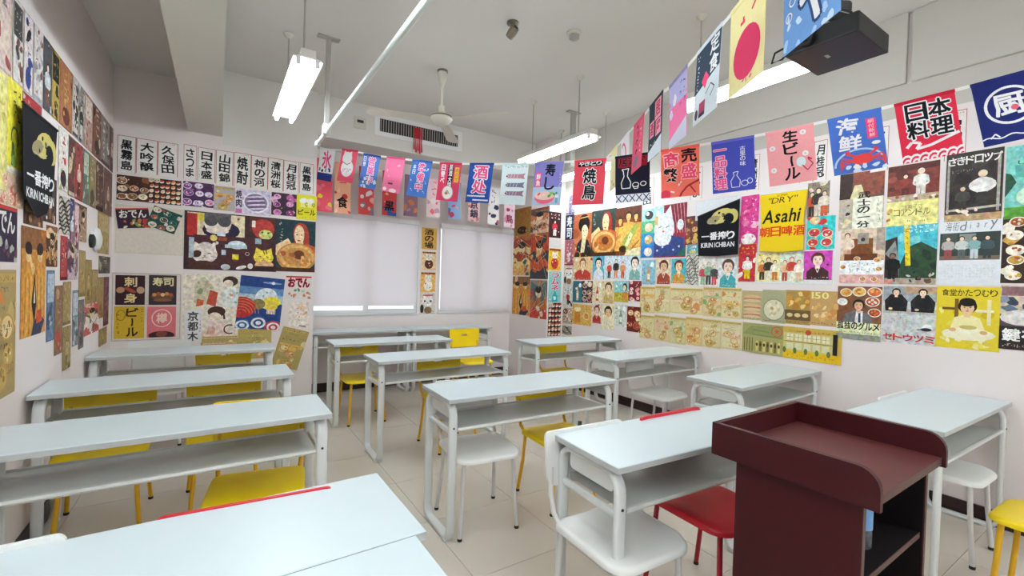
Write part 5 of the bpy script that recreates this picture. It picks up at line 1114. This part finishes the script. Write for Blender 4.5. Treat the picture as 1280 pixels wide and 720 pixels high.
 ('R',2.415,0.972,0.205,0.266,0,0,('menu',180,'#e2d9ae','#9a7440'),'pale yellow menu sheet with a teapot,bottom row near end','poster','poster','yellow menu sheets on the right wall'),
 ('R',2.226,1.266,0.195,0.262,0,0,('bowl',190,'#b8a87c',0),'olive food menu sheet with sandwich photo','poster','poster','yellow menu sheets on the right wall'),
 ('R',2.037,1.268,0.201,0.285,0,0,('bowl',191,'#a8a680',1),'olive food menu sheet with a round bowl','poster','poster','yellow menu sheets on the right wall'),
 ('R',1.845,1.272,0.199,0.283,0,0,('bowl',192,'#a88a4c',2),'olive food menu sheet with a fried dish','poster','poster','yellow menu sheets on the right wall'),
 ('R',1.652,1.275,0.202,0.276,0,0,('bowl',193,'#c09a62',3),'olive food menu sheet with large numerals,nearest','poster','poster','yellow menu sheets on the right wall'),
 ('R',1.911,0.976,0.786,0.264,0,0.003,('ticket',),'long yellow sheet of a two storey shop front','poster','poster',None),
 ('R',1.434,2.099,0.281,0.436,0,0,('samurai',),'film poster with a white title panel of vertical brush characters','poster','poster',None),
 ('R',1.135,2.104,0.279,0.425,0,0,('patisserie',),'film poster of two bakers above a pale yellow title block','poster','poster',None),
 ('R',0.833,2.115,0.262,0.442,0,0,('drop',),'dark film poster with white title and two seated figures','poster','poster',None),
 ('R',0.575,2.106,0.235,0.44,0,0,('greenfilm',),'turquoise film poster at the near end of the wall','poster','poster',None),
 ('R',1.416,1.685,0.276,0.409,0,0,('breakfast',),'film poster of a kitchen with a white title note','poster','poster',None),
 ('R',1.133,1.695,0.281,0.432,0,0,('street',),'film poster of a street under a teal sky','poster','poster',None),
 ('R',0.839,1.704,0.293,0.442,0,0,('diary',),'white film poster with a photo of four seated figures','poster','poster',None),
 ('R',0.573,1.699,0.244,0.405,0,0,('food',206,'#3a2a22',('#e8dcc0','#c89a4a','#a85a2a','#f0e8d8'),9),'dark poster of many soup bowls at the near end','poster','poster',None),
 ('R',1.42,1.257,0.28,0.4,0,0,('gourmet',),'film poster of a suited man before plates of food','poster','poster',None),
 ('R',1.125,1.264,0.296,0.4,0,0,('setoutsumi',),'film poster of two seated black figures with red title','poster','poster',None),
 ('R',0.834,1.27,0.298,0.403,0,0,('snail',),'yellow film poster of a cook holding a bowl','poster','poster',None),
 ('R',0.567,1.289,0.246,0.388,0,0,('keyfilm',),'dark film poster with white title at the near end','poster','poster',None),
 ('R',4.854,2.49,0.057,0.26,0,0,('strip',301,'#c8c0d0',('#e8e4ec','#4a3e5a')),'pale lilac strip beside the pillar above the navy strip','poster','poster',None),
 ('R',4.793,2.49,0.054,0.26,0,0,('strip',305,'#8a7ca0',('#e8e4ec','#4a3e5a')),'deep lilac strip beside the pillar above the navy strip','poster','poster',None),
 ('R',4.733,2.49,0.056,0.26,0,0,('strip',309,'#b8a8b8',('#e8e4ec','#4a3e5a')),'dusty pink lilac strip beside the pillar above the navy strip','poster','poster',None),
]
for n_, (wl, u, z, w, h, rot, lift, art, label, cat, name, group) in enumerate(POSTERS):
    a = Art(w, h, n_*7+3); globals()['A_'+art[0]](a, *art[1:])
    loc, rz = WALLS[wl](u, z, .0015+lift+.0003*(n_ % 3))
    clean = art[0] in ('menu', 'bowl', 'ticket', 'card', 'plain', 'vtext', 'frame4', 'sq', 'sq2', 'sqb', 'sqp', 'beer', 'oden', 'oden2', 'oden3', 'ramune', 'diary', 'snail')
    tag(hang(name, a, 'print' if clean else 'photo', loc, rz, math.radians(rot)), label, cat, group)

# ------------------------------------------------------------------ cloth banners pinned to the walls
def banner(wall, pts, art, label, lift):
    """pts: outline in wall coordinates (u, z), first two are the top corners"""
    us = [p[0] for p in pts]; zs = [p[1] for p in pts]
    uc, zc, w, h = (min(us)+max(us))/2, (min(zs)+max(zs))/2, max(us)-min(us), max(zs)-min(zs)
    sg = -1 if wall == 'R' else 1
    a = Art(w, h, 5); art(a)
    loc, rz = WALLS[wall](uc, zc, lift)
    bm = bmesh.new(); f = bm.faces.new([bm.verts.new((sg*(u-uc), z-zc, 0)) for u, z in pts])
    e = bmesh.ops.extrude_face_region(bm, geom=[f]); bmesh.ops.translate(bm, vec=(0, 0, .002), verts=[v for v in e['geom'] if isinstance(v, bmesh.types.BMVert)])
    bmesh.ops.recalc_face_normals(bm, faces=bm.faces)
    me = bpy.data.meshes.new('cloth_banner'); bm.to_mesh(me); bm.free()
    at = me.attributes.new('ink', 'FLOAT_COLOR', 'CORNER'); at.data.foreach_set('color', list(lin(a.bg))*len(me.loops)); me.materials.append(M['cloth'])
    o = bpy.data.objects.new('cloth_banner', me); COL.objects.link(o)
    o.matrix_world = Matrix.Translation(loc) @ Matrix.Rotation(rz, 4, 'Z') @ Matrix.Rotation(math.pi/2, 4, 'X')
    p = bpy.data.objects.new('print', a.mesh('print', 'cloth')); COL.objects.link(p); p.parent = o; p.location.z = .0016
    (ua, za), (ub, zb) = pts[0], pts[1]
    bm = bmesh.new(); sweep(bm, [(sg*(ua-uc), za-zc, .003), (sg*(ub-uc), zb-zc, .003)], circ(.006, 8)); obj('hem_rod', bm, 'black' if a.bg != '#e6c61c' else 'tape', o)
    return tag(o, label, 'banner')
def B_kirin(a):
    a.bg = '#14151b'
    a.ell(.6, .74, .26, .13, '#c9bb6a', rot=.25); a.ell(.84, .72, .14, .13, '#c9bb6a'); a.ell(.76, .68, .12, .1, '#14151b'); a.ell(.4, .68, .16, .07, '#9a8f6a', rot=.3); a.blobs(5, ['#14151b', '#8a8a86'], .45, .62, .75, .8, .02, .05); a.line([(.3, .62), (.5, .6), (.68, .66)], .006, '#b8ae84')
    a.text('一番搾り', .12, .3, .92, .46, '#f0f0f0', False, .03); a.text('KIRIN ICHIBAN', .12, .17, .92, .26, '#f0f0f0', False, .02)
def B_asahi(a):
    a.bg = '#e6c61c'
    a.text('SUPER', .38, .93, .62, .96, '#5a4a10', False, 0); a.text('"DRY"', .2, .82, .82, .92, '#3a3210', False, .0, slant=.15); a.text('Asahi', .1, .5, .9, .72, '#1c1a14', False, .022, slant=.25); a.text('朝日啤酒', .02, .26, .98, .44, '#d8401c', False, .035)
banner('R', [(2.794, 2.117), (2.36, 2.234), (2.36, 1.727), (2.56, 1.716), (2.769, 1.725)], B_kirin, 'black cloth banner with white lettering on the right wall', .03)
banner('R', [(2.178, 2.246), (1.791, 2.241), (1.812, 2.0), (1.807, 1.745), (1.98, 1.732), (2.164, 1.75), (2.158, 2.0)], B_asahi, 'yellow cloth banner with black and red lettering', .03)
banner('L', [(2.974, 2.17), (3.5, 2.175), (3.46, 1.9), (3.42, 1.781), (3.343, 1.70), (3.207, 1.664), (3.102, 1.70), (3.0, 1.762)], B_kirin, 'black cloth banner drooping over the left wall posters', .03)

# ------------------------------------------------------------------ bunting
def ribbon(name, pts, label):
    bm = bmesh.new()
    up = Vector((0, 0, 1)); prev = None
    A, B = [], []
    for p in pts: A.append(bm.verts.new(Vector(p)+up*.009)); B.append(bm.verts.new(Vector(p)-up*.009))
    for i in range(len(pts)-1): bm.faces.new((A[i], B[i], B[i+1], A[i+1]))
    return tag(obj(name, bm, 'tape'), label, 'ribbon')
FW, FH = .243, .335
def flag(art, top, right, slope, label, w=FW, h=FH, lean=0., group='bunting flags', seed=1):
    """top: middle of the upper edge; right: unit vector along the ribbon; slope: its rise"""
    a = Art(w, h, seed); art(a)
    rz = math.atan2(right[1], right[0]); t = math.atan(slope)
    m = Matrix.Translation(top) @ Matrix.Rotation(rz, 4, 'Z') @ Matrix.Rotation(math.pi/2 + lean, 4, 'X') @ Matrix.Rotation(t, 4, 'Z') @ Matrix.Translation((0, -h/2, -.002))
    o = bpy.data.objects.new('bunting_flag', sheet(w, h, a.bg, 'cloth', 'bunting_flag', th=.0012)); COL.objects.link(o); o.matrix_world = m
    p = bpy.data.objects.new('print', a.mesh('print', 'cloth')); COL.objects.link(p); p.parent = o; p.location.z = .0008
    hm = bpy.data.objects.new('hem', sheet(w+.004, .018, a.hem if hasattr(a, 'hem') else a.bg, 'cloth', 'hem', th=.004)); COL.objects.link(hm); hm.parent = o; hm.location = (0, h/2-.009, -.001)
    return tag(o, label, 'flag', group)
W_, N_, K_, P_ = '#f0eff0', '#2c3a86', '#15161c', '#ee6a96'
def f1(a): a.bg = W_; a.text('氷', .2, .35, .85, .95, '#e84a8a', False, .06, brush=.03); a.rect(0, 0, 1, .24, N_); a.blobs(9, [N_, K_], 0, .2, 1, .38, .03, .08); a.hem = '#e6e6ea'
def f2(a): a.bg = '#ec5a72'; a.ell(.5, .42, .38, .26, W_, 18); a.ell(.42, .72, .3, .2, W_, 16); a.poly([(.16, .78), (.2, .96), (.36, .88)], W_); a.poly([(.5, .9), (.66, .94), (.68, .76)], W_); [a.line([(.2+.1*i, .25+.06*(i % 3)), (.28+.1*i, .42)], .005, '#d04a62') for i in range(6)]; a.line([(.2, .6), (.45, .53), (.68, .6)], .008, '#c03a4a'); a.hem = '#c8384e'
def f3(a): a.bg = '#5a7ec8'; a.text('営業中', .36, .12, .78, .93, '#f060a8', True, .05, W_, .06); a.text('日替', .06, .62, .24, .92, W_, True, .04); a.blobs(14, [W_, '#d8e4f4', '#3a5aa0'], 0, 0, 1, .3, .04, .1); a.hem = N_
def f4(a): a.bg = '#f07aa0'; a.blobs(4, ['#f8c0d0', '#f4a0bc'], .1, .4, .8, .85, .02, .05); a.marks(.3, .3, .75, .36, '#a83a5a', 6, 1); a.rect(.3, .22, .55, .27, '#8a2a4a'); a.ell(.6, .05, .2, .06, '#f8d8e0'); a.ell(.15, .08, .1, .05, '#fae6ec'); a.hem = '#e0507c'
def f5(a): a.bg = '#4a76c4'; a.text('準備中', .36, .14, .74, .93, '#e84a8a', True, .04, W_, .06); a.text('本日', .1, .6, .26, .88, W_, True, .03); [a.blobs(2, [W_, '#cfe0f4'], x-.04, y-.04, x+.04, y+.04, .02, .035) for x, y in ((.86, .75), (.12, .4), (.84, .42), (.2, .18), (.85, .14), (.25, .93))]; a.hem = '#3a5eb0'
def f6(a): a.bg = '#dd4468'; a.rect(.42, .3, .66, .97, K_); a.text('居酒大国', .45, .34, .63, .95, W_, True, .02); a.rect(.74, .5, .92, .88, '#e2c03a'); a.text('肉の世', .76, .52, .9, .86, '#b83a3a', True, .01); a.text('日替べ', .1, .45, .3, .95, W_, True, .03); a.disc(.5, .22, .062, '#f2f0ec', 20); a.ring(.5, .22, .24, .175, .006, '#d8a0a8', 20); a.line([(.38, .2), (.48, .28), (.6, .18)], .006, '#4a7a5a'); a.ell(.45, .2, .08, .04, '#c87a6a'); a.hem = '#c83050'
def f7(a): a.bg = '#2c52a8'; a.text('酒处', .2, .22, .82, .95, '#e84a86', True, .06, W_, .06, brush=.02); a.line([(i/14*.75+.05, .16+.012*(i % 2)) for i in range(15)], .012, W_); a.line([(i/14*.65+.3, .06+.012*(i % 2)) for i in range(15)], .012, W_); a.hem = '#20418c'
def f8(a):
    a.bg = '#dfeef0'; a.marks(.1, .88, .95, .95, '#5a6a74', 10, 1)
    for y, c in ((.68, '#c08a9a'), (.47, '#7a7a92'), (.27, '#a07a96')):
        a.poly([(.12, y), (.2, y+.05), (.75, y+.05), (.92, y+.07), (.86, y), (.92, y-.07), (.75, y-.05), (.2, y-.05)], c); a.ell(.2, y, .07, .045, W_, 10); a.ell(.22, y, .035, .025, '#2a2e44', 8); [a.line([(.36+.12*i, y-.045), (.4+.12*i, y+.045)], .004, '#d8dce4') for i in range(3)]
    a.hem = '#d0e0e4'
def f9(a): a.bg = '#8a86cc'; a.rect(0, 0, 1, .42, '#b8cbe6'); a.text('寿し', .38, .34, .76, .97, '#1c2030', True, .05, brush=.03); a.rect(.06, .42, .26, .76, '#ee5a86'); a.text('鮮魚', .08, .44, .24, .74, W_, True, .02); a.ell(.42, .2, .36, .17, '#ee6a86', a0=180, a1=360); a.ell(.42, .22, .36, .1, '#f0c8c0'); a.blobs(6, ['#e84a5a', '#f2e0d0', '#5aa05a', '#f0a080'], .2, .2, .65, .3, .03, .07); a.blobs(3, ['#8ac86a', '#4a9a4a'], .62, .24, .85, .36, .04, .07); a.rect(.8, .05, .92, .24, '#e6f0f4'); a.rect(.81, .05, .91, .17, '#7ab0d8'); a.marks(.88, .4, .96, .8, '#d8d8f0', 1, 6)
def f10(a): a.bg = '#e8505e'; a.rect(.12, .84, .9, .97, K_); a.text('やきとり', .14, .855, .88, .96, W_, False, .03); a.text('焼鳥', .3, .1, .74, .8, K_, True, .05, W_, .05, brush=.04)
def f11(a):
    a.bg = '#1c2030'; a.rect(.08, .74, .92, .96, '#8a1f30'); a.text('居酒屋', .1, .76, .9, .94, '#2a1018', False, .04, '#b83a48', .03); a.line([(.2, .3), (.18, .42), (.26, .55), (.24, .66), (.2, .7), (.4, .71), (.38, .66), (.36, .55), (.46, .42), (.44, .3), (.2, .3)], .006, W_); a.ring(.6, .36, .09, .045, .005, W_, 14); a.ring(.82, .37, .08, .045, .005, W_, 14); a.line([(.52, .34), (.56, .28), (.66, .28), (.68, .34)], .005, W_); a.rect(0, 0, 1, .17, '#e4e8f4')
    [a.line([(x, .01), (x+.17, .16)], .006, '#1c2444') for x in (.02, .22, .42, .62, .82)]; [a.line([(x+.17, .01), (x, .16)], .006, '#1c2444') for x in (.02, .22, .42, .62, .82)]
def f12(a): a.bg = '#f07864'; a.text('商', .06, .6, .48, .92, '#ee4f78', False, .06, '#fbe0d8', .05, brush=.03); a.text('売', .52, .66, .94, .97, K_, False, .06, brush=.03); a.text('繁', .06, .3, .46, .6, K_, False, .06, '#f8c8b8', .04, brush=.03); a.text('盛', .52, .34, .94, .66, '#ee4f78', False, .06, '#fbd0c8', .04, brush=.03); a.line([(1, .3), (.7, .2), (.55, .08), (.5, 0)], .012, '#a82a34'); a.line([(.75, .22), (.9, .06)], .008, '#a82a34'); a.ell(.12, .06, .14, .1, '#e0405a'); [a.blobs(3, ['#fbdfe0', W_], x-.03, y-.03, x+.03, y+.03, .02, .035) for x, y in ((.3, .1), (.5, .26))]; a.hem = '#e86a58'
def f13(a): a.bg = '#4a56c0'; a.text('一品料理', .04, .06, .36, .93, '#f05a96', True, .06, '#f6d0e0', .05); a.text('古里の味', .66, .46, .8, .84, W_, True, .01); a.line([(.46, .08), (.44, .2), (.52, .3), (.5, .36), (.62, .37), (.58, .3), (.66, .2), (.64, .08), (.46, .08)], .004, W_); a.ring(.76, .14, .08, .05, .004, W_, 12); a.ring(.88, .17, .06, .05, .004, W_, 12); a.hem = '#6a6ac8'
def f14(a): a.bg = '#f6a8aa'; a.text('生ビール', .34, .06, .68, .97, K_, True, .05, brush=.03); [(a.disc(x, y, .016, W_), a.disc(x, y, .006, '#f6c0c0')) for x, y in ((.78, .88), (.12, .68), (.8, .5), (.12, .28))]; a.ell(.7, .36, .1, .09, '#dff0f2'); a.line([(.72, .3), (.82, .2), (.94, .3), (.84, .4)], .006, '#d83a5a'); a.line([(.84, .42), (.92, .38)], .008, '#c82a44')
def f15(a): a.bg = '#4a72c8'; a.text('海鲜', .14, .36, .6, .95, W_, True, .05, brush=.03); a.rect(.7, .52, .88, .86, '#ee4a72'); a.text('網付新鮮', .73, .54, .85, .85, '#fbd8e0', True, 0); a.ring(.5, .12, .46, .26, .01, '#b8d4f0', 20, 20, 180); a.ell(.56, .2, .2, .09, '#e84a48', 16); [a.line([(.56+q*.16, .2), (.56+q*.36, .26-.06*i), (.56+q*.42, .16-.05*i)], .008, '#e05050') for q in (-1, 1) for i in range(3)]; [a.line([(.56+q*.12, .26), (.56+q*.3, .34), (.56+q*.22, .36)], .012, '#e84a48') for q in (-1, 1)]; a.blobs(8, [W_, '#d8e8f6'], .05, 0, 1, .1, .04, .08); a.ell(.84, .44, .08, .03, W_)
def f16(a):
    a.bg = '#e0304a'; a.text('日本', .14, .62, .92, .94, K_, False, .05, W_, .06, brush=.02); a.text('料理', .14, .34, .92, .64, K_, False, .05, W_, .06, brush=.02); a.line([(.1, .24), (.2, .32), (.34, .28), (.26, .2), (.5, .22), (.98, .34)], .014, W_)
    for i in range(7):
        for k in range(4): a.ell(.08+.15*i, -.02, .13-.03*k, .15-.035*k, (W_, '#e0304a')[k % 2], 14)
    a.hem = '#c8203a'
def f17(a): a.bg = '#20296e'; a.ring(.5, .55, .36, .27, .012, W_, 28); a.text('厨', .24, .38, .74, .74, W_, False, .04, brush=.03); a.disc(.56, .5, .014, '#ee6a7a'); a.line([(i/16, .1+.02*math.sin(i*1.1)) for i in range(17)], .006, W_); a.line([(.12, .1), (.2, .16), (.26, .1)], .006, W_); a.marks(.86, .26, .92, .44, '#b85a8a', 1, 4)
S1 = ((.132, 2.752), (.477, 2.706), (.795, 2.619), (1.118, 2.556), (1.447, 2.491), (1.776, 2.435), (2.104, 2.398), (2.433, 2.364), (2.734, 2.341), (3.067, 2.325), (3.377, 2.326), (3.694, 2.339), (4.009, 2.352), (4.314, 2.376), (4.624, 2.413), (4.922, 2.455), (5.222, 2.506))
SA, SD = Vector((.885, 5.235, 0)), Vector((3.298-.871, .545-5.295, 0)).normalized()
def s1z(s):
    pts = ((0, 2.79),) + S1 + ((6.6, 2.78),)
    for (a, za), (b, zb) in zip(pts, pts[1:]):
        if s <= b: return za+(zb-za)*(s-a)/(b-a)
    return pts[-1][1]
def s1(s, dz=0): return SA + SD*s + Vector((0, 0, s1z(s)+dz))
ribbon('bunting_ribbon', [s1(i*.11) for i in range(0, 63)], 'long white ribbon of flags sagging from the windows to the right')
LB1 = ['white and navy flag with a pink ice character at the far end', 'pink flag with a white lucky cat', 'blue flag with pink characters over white splashes', 'plain pink flag with pale blossoms', 'blue flag with pink characters and white stars', 'red flag with black and yellow labels and white disc', 'royal blue flag with large pink sake characters', 'pale flag with three carp streamers', 'lilac flag with black sushi lettering and a bowl', 'coral red flag with black yakitori lettering', 'black flag with a white sake bottle outline and lattice hem', 'orange flag with black and pink characters and a branch', 'blue flag with a column of pink characters', 'pale pink flag with black beer lettering and white rings', 'blue seafood flag with white characters and red crab', 'red flag with black white-edged characters over waves', 'navy flag with one white character in a ring']
for i, ((s, z), l) in enumerate(zip(S1, LB1)):
    sl = (s1z(s+.15)-s1z(s-.15))/.3
    flag(globals()['f%d' % (i+1)], s1(s, .009)+Vector((SD.y, -SD.x, 0))*.002, SD, sl, l, lean=(.03, -.02, .02, 0, -.03)[i % 5], seed=i+1)
# second ribbon, passing overhead towards the viewer
R2, F2 = Vector((math.cos(YAW), -math.sin(YAW), 0)), Vector((math.sin(YAW), math.cos(YAW), 0))
def s2(d): return R2*.80 + F2*d + Vector((0, 0, 2.452 + .012*min(2.3, max(0, d-2))**2 + (.03 if d > 2.4 else .012*max(0, d-1.5))))
ribbon('bunting_ribbon', [s2(6.14-i*.11) for i in range(0, 79)], 'white ribbon of flags running overhead past the projector')
def g1(a): a.bg = '#6f9cd4'; a.text('や', .3, .08, .95, .58, W_, False, .06, '#2c4a7a', .07); a.ell(.66, .62, .1, .09, '#ee5a8a'); a.blobs(12, ['#cfe2f4', '#a8c8ea'], 0, 0, 1, .4, .03, .08); [a.ring(.12+.07*i, .3+.12*i, .06, .04, .004, W_, 10) for i in range(3)]; a.hem = '#5a86c0'
def g2(a): a.bg = '#f0e2a4'; a.text('大', .62, .74, .94, .95, '#e03a5a', False, .05); a.marks(.2, .66, .5, .84, '#e03a5a', 1, 1, .012); a.ell(.52, .36, .38, .27, '#e0406a', 22); a.marks(.4, .03, .72, .1, '#e06a7a', 3, 1, .005)
def g3(a): a.bg = '#dfe9f0'; a.poly([(0, 1), (1, 1), (1, .52), (0, .4)], '#38485a'); a.text('定食', .58, .5, .95, .96, W_, True, .04); a.poly([(.3, .5), (.46, .6), (.6, .5), (.46, .38)], '#ee4f78'); a.marks(.06, .44, .18, .9, W_, 1, 5); a.line([(.5, .3), (.7, .38), (.85, .3), (.7, .22)], .005, '#4a5a6a'); a.rect(.25, .08, .5, .24, '#b84a6a'); a.rect(.25, .05, .5, .1, '#3a3a4a'); a.ell(.14, .12, .07, .07, '#5a4a5a')
def g4(a): a.bg = '#f27aa8'; a.rect(0, .6, 1, 1, '#b8b4e0'); a.blobs(8, ['#f27aa8', '#e8e4f4', '#d8d4f0'], 0, .5, 1, .75, .05, .12); a.poly([(0, 0), (1, 0), (1, .3), (0, .12)], '#d8d8ec'); a.marks(.6, .5, .95, .9, '#3a3a5a', 2, 3, .004); a.hem = '#8a84a8'
def g5(a): a.bg = '#26303e'; a.rect(.46, .62, .9, .95, '#f4a0b8'); a.rect(.08, .38, .42, .66, '#f4a0b8'); a.rect(.55, .34, .92, .6, '#f4a0b8'); a.text('居', .5, .66, .86, .93, '#c82a4a', False, .03); a.text('酒', .11, .4, .4, .64, '#c82a4a', False, .03); a.text('屋', .58, .36, .9, .58, '#c82a4a', False, .03); a.poly([(0, 0), (1, 0), (1, .3), (0, .16)], '#dde6ee'); a.marks(.1, .22, .6, .3, W_, 4, 1)
def g6(a): a.bg = '#ee5a7c'; a.marks(.3, .3, .6, .95, K_, 1, 4, .012); a.marks(.66, .3, .85, .9, '#f8d8e0', 1, 6); a.ell(.45, .18, .2, .12, '#8a8a90')
def g7(a): a.bg = '#f0eef0'; a.ring(.3, .5, .35, .35, .02, '#ee6a96', 18, -60, 120); a.line([(.5, .8), (.6, .4), (.8, .3)], .006, '#2a4a4a'); a.blobs(3, ['#f4a8c0'], 0, .1, .4, .4, .06, .12)
def g8(a): a.bg = '#e8e0a4'; a.blobs(6, ['#d8cc80', '#5a5a3a', '#f0eab8'], 0, 0, 1, .5, .03, .08)
for i, (fn, d, l) in enumerate(((g1, 1.27, 'light blue flag with a white character in front of the projector'), (g2, 1.603, 'cream yellow flag with a red disc and red character'), (g3, 1.915, 'slate and white set meal flag with a pink diamond'), (g4, 2.276, 'lilac and pink shaded flag overhead'), (g5, 2.62, 'black flag with three pink character blocks'), (g6, 2.97, 'narrow looking pink flag with black vertical lettering'), (g7, 3.34, 'white flag with a pink arc behind the sake flag'), (g8, 3.7, 'pale yellow flag beside the yakitori flag'))):
    flag(fn, s2(d)+Vector((0, 0, .009))+R2*-.003, -F2, 0., l, w=.24, lean=(.03, 0, -.03)[i % 3], seed=40+i)
# third ribbon close to the windows with tall narrow banners
K3 = 1.089
def s3(x): return Vector((x*K3, 5.50, 2.705 + .02*(x-2.1)**2))
ribbon('bunting_ribbon', [s3(.80+i*.1) for i in range(0, 27)], 'white ribbon of narrow banners hung before the windows')
def nb(bg, cols, txt=None, tc=K_, k=0):
    def fn(a):
        a.bg = bg; a.blobs(7, cols, 0, 0, 1, .5, .04, .12)
        if txt: a.text(txt, .15, .1, .85, .1+.24*len(txt), tc, True, .05, brush=.02)
        a.marks(.2, .55, .8, .95, cols[0], 1, 3, .01)
    return fn
for i, (x, fn, l) in enumerate(((.90, nb('#e85a6a', ['#ee7a8a', '#2c3a86', '#e2da3a']), 'pink banner with yellow tip at the left end of the narrow banners'), (1.09, nb('#f0b090', ['#c83a3a', '#f4c8b0'], '食'), 'peach narrow banner with a black food character'), (1.336, nb('#c84a4a', ['#e0a098', '#7a7a84', '#d8d0d0']), 'red narrow banner with grey clouds'), (1.594, nb('#c84444', ['#5a8a4a', '#3a5a9a', '#e0c080'], '黒'), 'red narrow banner with green and blue shapes'), (1.848, nb('#8a6a7a', ['#a88aa0', '#c8784a', '#6a5a74']), 'mauve narrow banner with clouds'), (2.127, nb('#f0d0d4', ['#e86a7a', '#c8a0b0', '#f4e4e0']), 'pale pink narrow banner with a shrimp'), (2.401, nb('#8fb0d8', ['#c84a6a', '#e0a8b8', '#5a6aa0']), 'pale blue narrow banner with a red crab'), (2.677, nb('#e0b8bc', ['#c87a80', '#b04a50', '#e8d0d0'], '京鍋', '#2a2a4a'), 'dusty pink narrow banner with dark characters'), (2.958, nb('#f0eaea', ['#3a3a5a', '#c86a80', '#f0b06a']), 'white narrow banner with dark blobs and a peach'), (3.201, nb('#ecd0dc', ['#a83a5a', '#d88aa0', '#f4e0e8'], '鳥', '#8a2a4a'), 'pink narrow banner with a maroon character next to the pillar'))):
    flag(fn, s3(x)+Vector((0, -.003, .009)), Vector((1, 0, 0)), 0., l, w=.165*K3, h=(.50+.05*math.sin(x*2))*K3, lean=.02*math.sin(i*2), group='narrow banners before the windows', seed=60+i)
bpy.data.scenes.remove(type_scene)
